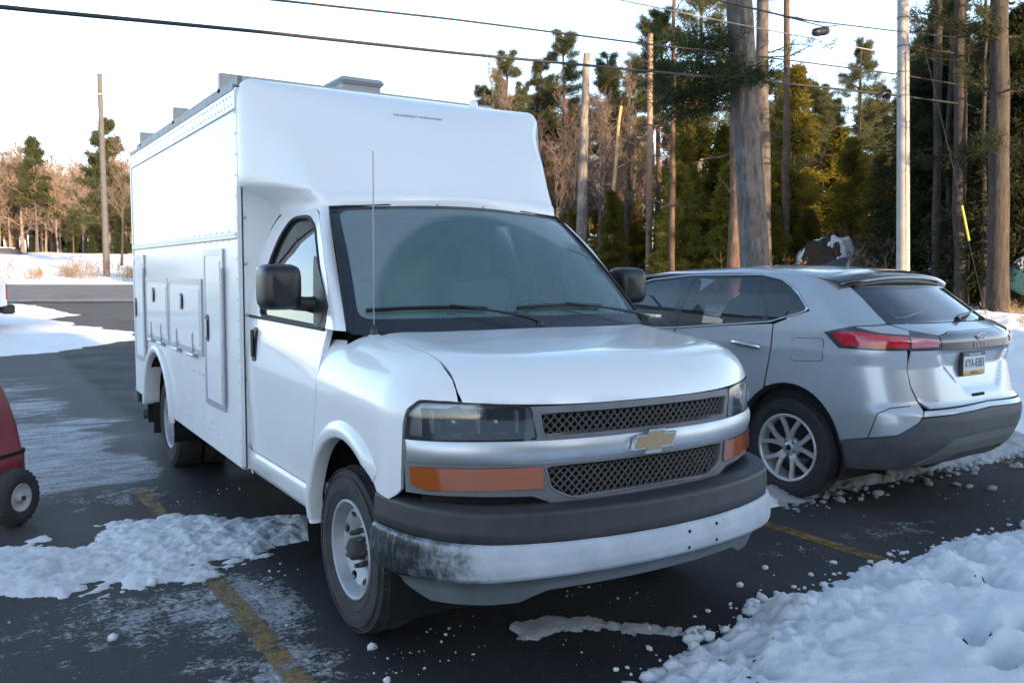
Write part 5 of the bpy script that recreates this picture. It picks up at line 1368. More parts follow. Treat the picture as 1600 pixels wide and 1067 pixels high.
# roof, windshield, bonnet, nose
panel('roof', [(2.915, .40), (3.0, .37), (CX, .36), (4.30, .37), (4.385, .40), (4.39, .9), (4.38, 1.7), (4.35, 2.3), (4.25, 2.56), (3.05, 2.56), (2.95, 2.3), (2.92, 1.7), (2.91, .9)], c_top, SILV, car, (), .05, .02, sign=1)
rows = []
panel('windshield', [(2.97, 2.58), (4.33, 2.58), (4.42, 3.28), (2.88, 3.28)], c_top, MATS['clear_car_glass'], car, (), .06, 0, sign=1)
panel('bonnet', [(2.90, 3.31), (4.40, 3.31), (4.40, 4.05), (4.1, 4.18), (3.2, 4.18), (2.90, 4.05)], c_top, SILV, car, (), .06, .02, sign=1)
nose = MB()
rows = [[(CX + .95 * math.sin(t), 3.55 + .78 * math.cos(t) ** .6, z) for t in np.linspace(-1.45, 1.45, 21)] for z in (.28, .5, .75, .95)]
nose.grid(rows).build('front_bumper', CLAD, car)
fin = MB(); fin.add([(CX - .018, .93, 1.722), (CX + .018, .93, 1.722), (CX + .034, .80, 1.715), (CX + .030, .66, 1.715), (CX - .030, .66, 1.715), (CX - .034, .80, 1.715), (CX, .72, 1.792), (CX, .665, 1.795), (CX, .655, 1.78)], [(0, 1, 2, 6), (2, 3, 8, 7, 6), (0, 6, 5), (5, 6, 7, 8, 4), (3, 4, 8)], False)
fin.build('shark_fin_aerial', BLACKC, car)
# inside
mb = MB().use(mat('car_interior', (.02, .021, .023), .9)); mb.box((2.80, .15, .30), (4.50, 3.9, .95)); mb.box((2.9, 2.85, .9), (4.4, 3.2, 1.10))
mb.build('cabin_floor', None, car)
for sx in (3.22, 4.08):
    for sy in (1.25, 2.15):
        st = MB(); R = Matrix.Rotation(math.radians(16), 3, 'X')
        st.box((-.25, -.07, 0), (.25, .07, .56), R, (sx, sy, .88), bev=.05); st.box((-.13, -.05, .58), (.13, .05, .78), R, (sx, sy, .88), bev=.04); st.build('seat', mat('dark_seat', (.03, .03, .033), .9), car)
for o in list(bpy.data.objects):
    pass
car_m = Matrix.Translation((2.70, .51, 0)) @ Matrix.Rotation(math.radians(3.5), 4, 'Z') @ Matrix.Translation((-2.70, -.51, 0))
base = Vector((CX, 1.9, 0))
for o in bpy.data.objects:
    if o.parent is car: o.location = o.location - base
car.matrix_world = car_m @ Matrix.Translation(base)

# =================================================================== OTHER THINGS IN THE YARD
def P_(q, r, z=None):
    x, y = xy(q, r); return Vector((x, y, float(terrain(x, y)) if z is None else z))
# ---- red wheeled machine at the left edge (only its right side is in view)
RM = mat('red_enamel', (.22, .010, .016), .42, coat=.3, var=.25, vscale=5, dirt=.3, dirt_top=.8, dirtcol=(.12, .05, .05))
red = empty('wheeled_machine', 'red wheeled machine with a black cable and white rimmed tyre at the left edge', 'machine', (-2.42, 2.75, 0))
Rz = Matrix.Rotation(math.radians(-42), 3, 'Z')
def rl(x, y, z): return Vector((-2.205, 2.76, 0)) + Rz @ Vector((x, y, z))
mb = MB()
rows = []
for z, w0, w1, d in [(a_[0], a_[1] - .02, a_[2] + .03, a_[3] * .85) for a_ in ((.10, -.62, -.05, .26), (.14, -.64, -.03, .28), (.44, -.64, -.03, .28), (.46, -.64, -.045, .27), (.62, -.62, -.06, .24), (.80, -.58, -.10, .20), (1.0, -.52, -.17, .16), (1.05, -.50, -.19, .14), (1.06, -.44, -.24, .08))]:
    row = []
    for k in range(25):
        t = 2 * math.pi * k / 24; e = .35
        cx_ = (w0 + w1) / 2; row.append(rl(cx_ + (w1 - w0) / 2 * math.copysign(abs(math.cos(t)) ** e, math.cos(t)), d * math.copysign(abs(math.sin(t)) ** e, math.sin(t)), z))
    rows.append(row)
mb.grid(rows, True, flip=False).build('housing', RM, red)
MB().grid([[p + (p - rl(-.52, 0, p.z)) * .012 + Vector((0, 0, dz)) for p in rows[2]] for dz in (-.012, .012)], False).build('seam_band', BLACKC, red)
MB().lathe([(0, .02), (.04, .018), (.045, 0)], rl(-.27, -.225, .44), Rz @ Vector((0, -1, 0)), 18).build('cap', mat('dull_grey_cap', (.16, .17, .18), .5), red)
wl = MB().use(TYRE); ax_ = Rz @ Vector((1, 0, 0)); wc = rl(.10, -.06, .185)
wl.lathe([(.085, .045), (.10, .055), (.135, .060), (.165, .052), (.180, .032), (.186, 0), (.180, -.032), (.165, -.052), (.10, -.055)], wc, ax_, 44)
for k in range(26):
    t = 2 * math.pi * k / 26; u = ax_.orthogonal().normalized(); v = ax_.cross(u); d = u * math.cos(t) + v * math.sin(t)
    for sg in (-1, 1): wl.tube([wc + d * .181 + ax_ * sg * .010, wc + d * .176 + ax_ * sg * .046], .006, 4)
wh = wl.build('wheel', None, red)
MB().lathe([(.092, .052), (.088, .056), (.080, .044), (.060, .030), (.030, .034), (.026, .060), (0, .060)], wc, ax_, 36).build('rim', mat('white_rim', (.52, .52, .53), .4, var=.15, vscale=30, dirt=.4, dirt_top=.6), wh)
MB().lathe([(0, .075), (.014, .075), (.016, .055)], wc, ax_, 8).build('axle_nut', RUST, wh)
MB().tube([rl(-.6, 0, .185), wc], .012, 8).build('axle', RUST, red)
MB().tube([rl(-.42, -.20, .80), rl(-.25, -.18, .81), rl(-.13, -.14, .80), rl(-.115, -.13, .70), rl(-.11, -.13, .60), rl(-.14, -.15, .53), rl(-.25, -.21, .505), rl(-.5, -.25, .50)], .012, 8).build('cable', BLACKC, red)
MB().tube([rl(-.14, -.14, .86), rl(-.13, -.14, .80)], .008, 6).build('cable_hook', BLACKC, red)
MB().tube([rl(-.32, -.17, .88), rl(-.34, -.20, .62), rl(-.30, -.23, .50)], .014, 6).build('hose', BLACKC, red)
settle(red)

# ---- pick-up truck at the far left
pk = empty('pickup_truck', 'white pickup truck standing on the snow at the far left edge', 'pickup truck', (0, 0, 0))
PW = mat('pickup_paint', (.72, .74, .77), .3, coat=.7)
mb = MB()
# local: +x to the tail, y = width, built as a lofted body side profile
prof = [(-4.75, .42), (-4.80, .75), (-4.70, 1.02), (-3.55, 1.12), (-2.95, 1.72), (-1.85, 1.76), (-1.55, 1.18), (-1.50, 1.22), (-.02, 1.22), (.0, .62), (-.35, .55), (-.42, .66), (-.60, .86), (-.85, .93), (-1.10, .86), (-1.28, .66), (-1.34, .45), (-3.35, .42), (-3.42, .66), (-3.60, .86), (-3.85, .93), (-4.10, .86), (-4.28, .66), (-4.34, .42)]
for yy, inn in ((-.93, -1), (.93, 1)):
    pass
def pk3(a, b, h): return (a, -.95 + h, b)
mb.prism(prof, pk3, 1.90)
mb.build('body', PW, pk)
MB().box((-2.88, -.955, 1.16), (-1.95, -.945, 1.62)).build('side_window', mat('dark_window', (.015, .02, .022), .06, coat=1.), pk)
MB().box((-.035, -.955, .74), (.012, -.80, 1.14), bev=.02).build('tail_lamp', mat('red_lens'), pk)
MB().box((-.035, .80, .74), (.012, .955, 1.14), bev=.02).build('tail_lamp', mat('red_lens'), pk)
MB().box((-.10, -.96, .42), (.16, .96, .64), bev=.04).build('rear_bumper', BLACKC, pk)
MB().box((-4.6, -.8, .30), (-.2, .8, .55)).build('underbody', DARK, pk)
for xx in (-.85, -3.85):
    for yy in (-.86, .86):
        w = MB().use(TYRE).lathe([(.22, .11), (.30, .125), (.37, .11), (.385, .07), (.385, -.07), (.37, -.11), (.22, -.11)], (xx, yy, .385), (0, math.copysign(1, yy), 0), 32)
        w.use(STEEL).lathe([(.22, .11), (.20, .06), (.10, .05), (.06, .09), (0, .09)], (xx, yy, .385), (0, math.copysign(1, yy), 0), 24); w.build('wheel', None, pk)
pk.location = P_(20.9, -12.33) + Vector((0, 0, .03)); pk.rotation_euler = (0, 0, math.radians(6))
# ---- far car beyond the field
fc = empty('distant_car', 'small dark car with a snowy roof far across the field at left', 'car', (0, 0, 0))
mb = MB(); rows = []
for x, z0, z1 in ((-2.2, .4, .7), (-2.1, .3, .9), (-1.2, .3, 1.0), (-.6, .3, 1.42), (.9, .3, 1.45), (1.6, .3, 1.0), (2.1, .3, .95), (2.2, .4, .7)):
    rows.append([(x, -.85, z0), (x, -.88, (z0 + z1) / 2), (x, -.72, z1), (x, .72, z1), (x, .88, (z0 + z1) / 2), (x, .85, z0)])
mb.grid(rows, True).build('body', mat('dark_car_paint', (.05, .055, .07), .3, coat=.8), fc)
MB().box((-.6, -.72, 1.43), (.9, .72, 1.50), bev=.03).build('roof_snow', SNOW, fc)
for x in (-1.4, 1.4): MB().lathe([(0, .1), (.3, .1), (.33, 0), (.3, -.1)], (x, -.82, .33), (0, -1, 0), 20).build('wheel', TYRE, fc)
fc.location = P_(84, -49.2) - Vector((0, 0, .85)); fc.rotation_euler = (0, 0, math.radians(-32))

# ---- poles
WOODG = mat('weathered_grey_pole', (.27, .27, .27), .85, var=.15, vscale=4, bump=.4, bscale=30)
WOODL = mat('old_grey_pole', (.075, .078, .085), .85, var=.15, vscale=4)
WOODB = mat('brown_pole', (.24, .16, .12), .85, var=.3, vscale=4, bump=.5, bscale=30)
LATER = []
def pole(name, label, q, r, h, r0, r1, m, lean=(0, 0), extra=None):
    b = P_(q, r); t = empty(name, label, 'utility pole', tuple(b - Vector((0, 0, .2))))
    n = 14; pts = [b - Vector((0, 0, .2)) + Vector((lean[0] * k / n, lean[1] * k / n, (h + .2) * k / n)) for k in range(n + 1)]
    MB().tube(pts, [r0 + (r1 - r0) * k / n for k in range(n + 1)], 18).build('shaft', m, t)
    return t, b
cr2_ = Vector((.843, -.538, 0)); cf2_ = Vector((.538, .843, 0))
t, b = pole('utility_pole', 'pale grey utility pole behind the silver car, carrying the cables', 21.0, 9.49, 9.6, .155, .125, WOODG, lean=(-.843 * .40, .538 * .40))
HW = mat('pole_hardware', (.10, .10, .11), .5, metal=.6)
for z in (5.2, 5.75, 6.35, 7.0, 7.5): MB().tube([b + Vector((-.337 * z / 9.6 + math.cos(a) * .150, .215 * z / 9.6 + math.sin(a) * .150, z)) for a in np.linspace(0, 6.1, 12)], .010, 5, closed=True).build('pole_band', HW, t)
MB().tube([b + cf2_ * -.15 + Vector((0, 0, .0)), b + cf2_ * -.148 + Vector((-.22, .14, 6.2))], .008, 5).build('ground_wire', HW, t)
settle(t); WP = b
t, b2 = pole('utility_pole', 'brown wooden utility pole among the trees, with a small bracket at its top', 38, 5.98, 10.9, .15, .11, WOODB, lean=(-.12, .05))
top = b2 + Vector((-.12, .05, 10.9)) 
MB().tube([top - Vector((0, 0, .15)) - cr2_ * .1, top - cr2_ * .55 - Vector((0, 0, .25))], .02, 5).build('bracket', HW, t)
MB().tube([top - cr2_ * .28 - Vector((0, 0, .1)), top - cr2_ * .62 - Vector((0, 0, .12)), top - cr2_ * .62 - Vector((0, 0, .42)), top - cr2_ * .35 - Vector((0, 0, .50)), top - cr2_ * .1 - Vector((0, 0, .8))], .017, 5).build('bracket', HW, t)
MB().lathe([(.16, 0), (.16, .05)], b2 + Vector((0, 0, 1.0)), (0, 0, 1), 14).build('pole_band', mat('bright_trim'), t)
settle(t)
t, b3 = pole('utility_pole', 'tall grey utility pole with two short crossarms across the road at left', 46, -21.45, 10.5, .17, .12, WOODL, lean=(-.05, 0))
for dz in (.10, 1.15):
    tp_ = b3 + Vector((-.04, 0, 10.5 - dz))
    MB().tube([tp_ - cr2_ * .62 + Vector((0, 0, .12)), tp_ + Vector((0, -.13, .02)), tp_ + cr2_ * .70 - Vector((0, 0, .06))], .055, 6).build('crossarm', WOODG, t)
    for u in (-.55, .62):
        MB().lathe([(0, .1), (.03, .09), (.04, .0)], tp_ + cr2_ * u + Vector((0, 0, .06)), (0, 0, 1), 8).build('insulator', HW, t)
for k in range(7): MB().lathe([(0, .02), (.05, 0)], b3 + Vector((.0, -.16, .8 + k * .9)), (0, -1, 0), 6).build('pole_step', HW, t)
settle(t)

# ---- overhead cables, sagging between the pale pole and supports out of the frame
CAB = mat('black_cable', (.012, .012, .014), .6)
def ray_pt(px, py, q):
    pass
def cable(label, pts, r, m=CAB, wrap=0, sag=.0):
    pts = [Vector(p) for p in pts]; n = 60; out = []
    L = [0]
    for i in range(len(pts) - 1): L.append(L[-1] + (pts[i + 1] - pts[i]).length)
    for k in range(n + 1):
        d = L[-1] * k / n; i = max(j for j in range(len(L) - 1) if L[j] <= d + 1e-9); u = (d - L[i]) / (L[i + 1] - L[i])
        p = pts[i].lerp(pts[i + 1], u) - Vector((0, 0, sag * 4 * u * (1 - u))); out.append(p)
    mb = MB().tube(out, r, 7)
    o = mb.build('overhead_cable', m); tag(o, label, 'cable', None); return o
CABLES_HERE = 1
cable('thick black cable, lowest of the lines crossing the sky', [(-3.41, 5.89, 4.06), (-1.95, 6.86, 4.36), (1.1, 8.23, 4.88), (4.52, 9.13, 5.26), (8.9, 9.42, 5.58), (13.47, 9.35, 5.83), (16.52, 8.95, 5.87), (21.38, 8.58, 5.92), (27.46, 8.02, 5.96)], .026)
cable('black cable running just above the thickest lowest line', [(-1.41, 6.27, 4.64), (1.09, 7.64, 5.15), (4.23, 8.61, 5.63), (8.76, 9.27, 6.04), (12.63, 9.54, 6.35), (16.51, 8.96, 6.36), (21.36, 8.59, 6.35), (27.44, 8.03, 6.29)], .017)
cable('uppermost black cable with the splice case hanging from it', [(6.52, 8.33, 6.81), (10.35, 8.85, 7.01), (13.11, 9.11, 7.13), (16.47, 8.98, 7.35), (21.3, 8.63, 7.66), (27.34, 8.09, 8.04)], .016)
cable('loose secondary cable lashed under the uppermost line', [(6.52, 8.33, 6.86), (10.35, 8.86, 7.0), (12.06, 9.07, 7.10), (14.08, 9.2, 7.14), (14.4, 9.15, 7.21)], .013)
cable('thin pale grey wire slanting down to the grey pole', [(4.47, 9.05, 6.46), (8.07, 9.12, 6.7), (11.5, 9.42, 6.86), (16.13, 9.08, 6.83), (16.54, 9.0, 6.81)], .013, mat('pale_wire', (.25, .25, .26), .5))
cable('thin wire leaving the grey pole towards the right, upper of two', [(16.91, 8.93, 6.93), (18.76, 8.82, 6.72), (21.34, 8.6, 6.75), (27.41, 8.05, 6.75)], .009)
cable('thin drooping wire leaving the grey pole towards the right', [(16.92, 8.93, 6.84), (18.75, 8.83, 6.95), (21.35, 8.59, 6.51), (24, 8.3, 6.3)], .009)
cl = MB().lathe([(0, -.24), (.05, -.235), (.085, -.19), (.095, -.1), (.095, .12), (.085, .19), (.05, .235), (0, .24)], (13.78, 9.09, 6.97), (.97, -.07, .22), 16)
tag(cl.build('splice_case', BLACKC), 'black splice case hanging under the uppermost cable', 'splice case')
mb = MB()
for k in range(5):
    mb.tube([Vector((15.98, 9.0, 5.77)) + Vector((.17 + .01 * k, 0, 0)) * math.cos(a) + Vector((0, .03 * (k - 2), .10 + .006 * k)) * math.sin(a) + Vector((0, .02 * (k - 2), 0)) for a in np.linspace(0, 5.9, 16)], .026, 5, closed=True)
tag(mb.build('cable_coil', BLACKC), 'black coil of spare cable beside the pale grey pole', 'cable coil')
cable('thin steel guy wire from the grey pole down to the ground', [(16.7, 8.75, 7.79), (16.32, 7.42, 3.99), (15.9, 6.73, 2.27), (15.5, 6.05, .68)], .006, CAB)
tag(MB().tube([(16.01, 7.01, 3.15), (15.885, 6.745, 2.39)], .024, 8).build('guy_guard', mat('yellow_guard', (.45, .38, .05), .5)), 'yellow plastic guard on the guy wire', 'guy guard')

# ---- picnic table under snow
pt = empty('picnic_table', 'snow covered picnic table on the slope behind the silver car', 'picnic table', (0, 0, 0))
WD = mat('grey_timber', (.12, .10, .085), .85, var=.3, vscale=10)
pcs = []
for k in range(5): MB().box((-.92, -.36 + k * .147, .72), (.92, -.225 + k * .147, .76)).build('table_board', WD, pt)
for y in (-.78, .62):
    MB().box((-.92, y, .43), (.92, y + .17, .47)).build('seat_board', WD, pt)
for x in (-.62, .62):
    for sg in (-1, 1): MB().box((-.02, -.05, -.02), (.02, .05, .86), Matrix.Rotation(sg * math.radians(-28), 3, 'X'), (x, sg * .50, .0)).build('leg', WD, pt)
    MB().box((x + .03, -.76, .36), (x + .07, .76, .43)).build('cross_beam', WD, pt)
def snow_cap(nm, x0, x1, y0, y1, z, h, par):
    gx = np.linspace(x0, x1, 30); gy = np.linspace(y0, y1, 14); X, Y = np.meshgrid(gx, gy)
    e = np.minimum(np.minimum(X - x0, x1 - X), np.minimum(Y - y0, y1 - Y)); hh = h * sstep(-.01, .08, e) * (.85 + .3 * fbm(X * 4, Y * 4, 3, 5)) + z
    V = np.stack([X, Y, hh], -1).reshape(-1, 3); return fast_mesh(nm, V, gridfaces(*X.shape), SNOW, True, par)
snow_cap('snow_layer', -.95, .95, -.39, .41, .755, .13, pt); snow_cap('snow_layer', -.95, .95, -.80, -.60, .465, .11, pt); snow_cap('snow_layer', -.95, .95, .60, .80, .465, .11, pt)
pt.location = P_(25.2, 13.0) + Vector((0, 0, .02)); pt.rotation_euler = (0, 0, math.radians(-26))

# ---- green gas tank
gt = empty('gas_tank', 'green gas tank with snow on top at the right edge', 'gas tank', (0, 0, 0))
mb = MB().lathe([(0, -1.5), (.2, -1.46), (.36, -1.34), (.45, -1.12), (.47, -.95), (.47, .95), (.45, 1.12), (.36, 1.34), (.2, 1.46), (0, 1.5)], (0, 0, .70), (1, 0, 0), 40)
mb.build('tank_shell', mat('tank_green', (.12, .27, .24), .5, var=.12, vscale=3), gt)
for x in (-.9, .9): MB().box((x - .06, -.3, .0), (x + .06, .3, .32)).build('leg', WD, gt)
rows = [[(x, .45 * math.sin(a) * (1 if abs(x) < 1 else max(0, 1 - ((abs(x) - 1) / .5) ** 2) ** .5), .70 + (.47 * math.cos(a)) * (1 if abs(x) < 1 else max(0, 1 - ((abs(x) - 1) / .52) ** 2) ** .5) + .07 * math.cos(a * 1.9)) for a in np.linspace(-.8, .8, 13)] for x in np.linspace(-1.42, 1.42, 30)]
MB().grid(rows, True, flip=False).build('snow_layer', SNOW, gt)
MB().lathe([(0, .2), (.14, .2), (.16, .0)], (.0, 0, 1.15), (0, 0, 1), 18).build('valve_dome', mat('tank_green'), gt)
gt.location = P_(21.4, 13.62) + Vector((0, 0, .10)); gt.rotation_euler = (0, 0, math.radians(-22))

# ---- uprooted root plate / boulder with snow
def rock(name, label, q, r, sx, sy, sz, seed, m, snow=True):
    t = empty(name, label, 'boulder', tuple(P_(q, r)))
    n, k = 40, 26; th = np.linspace(0, 2 * math.pi, n); ph = np.linspace(-.3, math.pi / 2, k); T, Ph = np.meshgrid(th, ph)
    nx, ny, nz = np.cos(Ph) * np.cos(T), np.cos(Ph) * np.sin(T), np.sin(Ph)
    d = 1 + .30 * (fbm(nx * 2.2 + 5 + seed, ny * 2.2 + nz * 1.7 + 5, 5, seed) - .5) + .14 * (fbm(nx * 7 + 9, ny * 7 + nz * 5 + 9, 4, seed + 3) - .5)
    d[:, -1] = d[:, 0]; d[-1, :] = d[-1, 0]
    cap_ = np.abs(nz) ** .7 * np.sign(nz); V = np.stack([nx * d * sx, ny * d * sy, cap_ * d * sz], -1)
    fast_mesh('stone', V.reshape(-1, 3), gridfaces(k, n), m, True, t)
    if snow:
        g = fbm(nx * 2.4 + 3, ny * 2.4 + 3, 4, seed + 9)
        S = V * 1.0 + np.array([0, 0, .05]); keep = (nz > .35) & (g > .45)
        S[..., 2] += np.where(keep, .05, -.28)
        fast_mesh('snow_layer', S.reshape(-1, 3), gridfaces(k, n), SNOW, True, t)
    return t
BRN = mat('earthy_brown', (.060, .040, .030), .95, var=.4, vscale=6, bump=.8, bscale=12)
rock('root_mound', 'brown mound with patches of snow behind the silver car', 30, 10.95, 1.4, 1.0, 1.80, 6, BRN)

# =================================================================== TREES
def leaf_mat(name, col, var=.35, trans=.35, rough=.6):
    m = bpy.data.materials.new(name); m.use_nodes = True; nt = m.node_tree; nt.nodes.clear()
    out = nd(nt, 'ShaderNodeOutputMaterial'); df = nd(nt, 'ShaderNodeBsdfDiffuse'); tl = nd(nt, 'ShaderNodeBsdfTranslucent')
    oi = nd(nt, 'ShaderNodeObjectInfo'); n = noise(nt, 1.1, 3, .6)
    f = mathn(nt, 'ADD', mathn(nt, 'MULTIPLY', n, .8), mathn(nt, 'MULTIPLY', oi.outputs['Random'], .4))
    c = mixc(nt, ramp(nt, f, [(.35, 0.), (.85, 1.)]), tuple(x * (1 - var) for x in col), tuple(min(1, x * (1 + var)) for x in col))
    nt.links.new(c, df.inputs[0]); nt.links.new(c, tl.inputs[0])
    mx = nd(nt, 'ShaderNodeMixShader'); mx.inputs[0].default_value = trans
    nt.links.new(df.outputs[0], mx.inputs[1]); nt.links.new(tl.outputs[0], mx.inputs[2]); nt.links.new(mx.outputs[0], out.inputs[0])
    MATS[name] = m; return m
PINE = leaf_mat('pine_needles', (.085, .095, .048), .35, .45)
HEML = leaf_mat('hemlock_needles', (.17, .145, .030), .5, .5)
DARKG = leaf_mat('spruce_needles', (.040, .048, .026), .4, .3)
DRY = leaf_mat('dry_leaves', (.20, .115, .05), .4, .4)
def bark_mat(name, col):
    m = mat(name, col, .95, var=.3, vscale=3); nt = m.node_tree; b = nt.nodes['Principled BSDF']
    f = noise(nt, 15, 7, .7, dist=.4, stretch=(1, 1, .16)); src = b.inputs['Base Color'].links[0].from_socket
    c = mixc(nt, ramp(nt, f, [(.40, .85), (.56, 0.)]), src, tuple(x * .35 for x in col)); nt.links.new(c, b.inputs['Base Color'])
    bp = nd(nt, 'ShaderNodeBump'); bp.inputs['Strength'].default_value = 1.; bp.inputs['Distance'].default_value = .03
    nt.links.new(f, bp.inputs['Height']); nt.links.new(bp.outputs[0], b.inputs['Normal']); return m
BARKG = bark_mat('grey_bark', (.11, .10, .097)); BARKR = bark_mat('reddish_bark', (.115, .075, .058)); BARKD = bark_mat('dark_bark', (.05, .041, .037))
TWIG = mat('bare_twigs', (.17, .125, .105), .95, var=.3, vscale=3)
TWIGD = mat('dark_twigs', (.075, .06, .055), .95, var=.3, vscale=3)

def tufts(C, D, L, Wd, K, rs, spread=.8):
    """needle tufts: K thin triangles fanning out of each centre"""
    n = len(C); C = np.repeat(C, K, 0); D = np.repeat(D, K, 0)
    d = D + rs.normal(0, spread, C.shape); d /= np.linalg.norm(d, axis=1)[:, None] + 1e-9
    p = np.cross(d, rs.normal(0, 1, C.shape)); p /= np.linalg.norm(p, axis=1)[:, None] + 1e-9
    ln = L * rs.uniform(.6, 1.3, (len(C), 1)); b = C + rs.normal(0, L * .55, C.shape)
    V = np.stack([b - p * Wd / 2, b + p * Wd / 2, b + d * ln], 1).reshape(-1, 3)
    return V, np.arange(len(V)).reshape(-1, 3)
def tubes_np(segs, n=4):
    """list of (p0, p1, r0, r1) to one triangle/quad soup"""
    P0 = np.array([s[0] for s in segs]); P1 = np.array([s[1] for s in segs]); R0 = np.array([s[2] for s in segs]); R1 = np.array([s[3] for s in segs])
    t = P1 - P0; t /= np.linalg.norm(t, axis=1)[:, None] + 1e-9
    up = np.where(np.abs(t[:, 2:3]) < .9, [[0, 0, 1.]], [[1., 0, 0]]); u = np.cross(t, up); u /= np.linalg.norm(u, axis=1)[:, None] + 1e-9; w = np.cross(t, u)
    V = []
    for k in range(n):
        a = 2 * math.pi * k / n; d = u * math.cos(a) + w * math.sin(a); V.append(P0 + d * R0[:, None]); V.append(P1 + d * R1[:, None])
    V = np.stack(V, 1); m = len(segs); base = (np.arange(m) * 2 * n)[:, None]; F = []
    for k in range(n):
        k2 = (k + 1) % n; F.append(base + np.array([[2 * k, 2 * k2, 2 * k2 + 1, 2 * k + 1]]))
    return V.reshape(-1, 3), np.concatenate(F, 0)
def trunk_segs(h, r, rs, wob=.12, n=10, top=.25):
    pts = []; x = y = 0
    for k in range(n + 1):
        pts.append(np.array([x, y, h * k / n - .3 * (k == 0)])); x += rs.normal(0, wob * h / n * .25); y += rs.normal(0, wob * h / n * .25)
    rad = [r * (1 - (1 - top) * k / n) * (1.25 if k == 0 else 1) for k in range(n + 1)]
    return pts, rad
def proto_pine(seed, h, r, crown0, spread, dens=1., m=PINE, bark=BARKG, droop=-.1, L=.26, W=.04, K=11):
    rs = np.random.RandomState(seed); pts, rad = trunk_segs(h, r, rs)
    tr = MB().tube(pts, rad, 10).build('trunk', bark, None, True)
    segs = []; C = []; D = []
    nb = int(50 * dens)
    for i in range(nb):
        u = rs.uniform(0, 1) ** .9; z = h * (crown0 + (1 - crown0) * u); ang = rs.uniform(0, 6.283)
        ln = spread * (1 - .80 * ((z / h - crown0) / (1 - crown0)) ** 1.3) * rs.uniform(.55, 1.1)
        el = .12 + .5 * u + rs.normal(0, .12)
        c = np.array([np.interp(z, [p[2] for p in pts], [p[0] for p in pts]), np.interp(z, [p[2] for p in pts], [p[1] for p in pts]), z])
        p = c.copy(); d = np.array([math.cos(ang) * math.cos(el), math.sin(ang) * math.cos(el), math.sin(el)]); k = 5; rr = max(.015, .05 * ln / 3)
        for j in range(k):
            d2 = d + np.array([0, 0, droop * (j / k)]) + rs.normal(0, .09, 3); d2 /= np.linalg.norm(d2)
            q = p + d2 * ln / k; segs.append((p, q, rr * (1 - j / k * .8), rr * (1 - (j + 1) / k * .8)))
            if j >= 1:
                for s_ in range(rs.randint(3, 6)):
                    sd = np.cross(d2, [0, 0, 1]) * rs.choice([-1, 1]) * rs.uniform(.4, 1) + d2 * .6 + np.array([0, 0, rs.normal(.05, .15)]); sd /= np.linalg.norm(sd)
                    sl = ln * .26 * rs.uniform(.5, 1.2) * (1.1 - j / k * .5); e = q + sd * sl; segs.append((q, e, rr * .3, rr * .12))
                    for t in (.45, .75, 1.): C.append(q + sd * sl * t); D.append(sd + np.array([0, 0, .35]))
            p = q
        C.append(p); D.append(d)
    C = np.array(C); D = np.array(D)
    V, Fc = tufts(C, D, L, W, K, rs); cr = fast_mesh('crown', V, Fc, m, False, only=True)
    Vb, Fb = tubes_np(segs, 3); br = fast_mesh('branches', Vb, Fb, bark, True, only=True)
    return tr, br, cr
def proto_cone(seed, h, r, spread, m=HEML, bark=BARKD, z0=.04, dens=1., L=.22, W=.07, K=9):
    rs = np.random.RandomState(seed); pts, rad = trunk_segs(h, r, rs, .05, 8, .1)
    tr = MB().tube(pts, rad, 8).build('trunk', bark, None, True)
    segs = []; C = []; D = []; nb = int(150 * dens)
    ph = rs.uniform(0, 6, 4)
    for i in range(nb):
        u = rs.uniform(0, 1) ** 1.15; z = h * (z0 + (1 - z0) * u); ang = rs.uniform(0, 6.283)
        ln = spread * (1 - u) ** .8 * rs.uniform(.45, 1.15) * (1 + .25 * math.sin(ang * 3 + ph[0]) * math.sin(z * 2.1 + ph[1])) + .12
        el = rs.normal(.02, .18) + .35 * u; p = np.array([0, 0, z]); d = np.array([math.cos(ang) * math.cos(el), math.sin(ang) * math.cos(el), math.sin(el)]); k = 4
        for j in range(k):
            d2 = d + np.array([0, 0, -.22 * j / k]); d2 /= np.linalg.norm(d2); q = p + d2 * ln / k
            if j < 3 and i % 2 == 0: segs.append((p, q, .018, .010))
            nn = 2 + j
            for s_ in range(nn):
                sd = np.cross(d2, [0, 0, 1]) * rs.uniform(-1, 1); off = sd * ln * .22 * rs.uniform(.2, 1); C.append(p + (q - p) * rs.uniform(0, 1) + off); D.append(d2 + sd * .6 + np.array([0, 0, -.25]))
            p = q
    V, Fc = tufts(np.array(C), np.array(D), L, W, K, rs, .55); cr = fast_mesh('crown', V, Fc, m, False, only=True)
    Vb, Fb = tubes_np(segs, 3); br = fast_mesh('branches', Vb, Fb, bark, True, only=True)
    return tr, br, cr
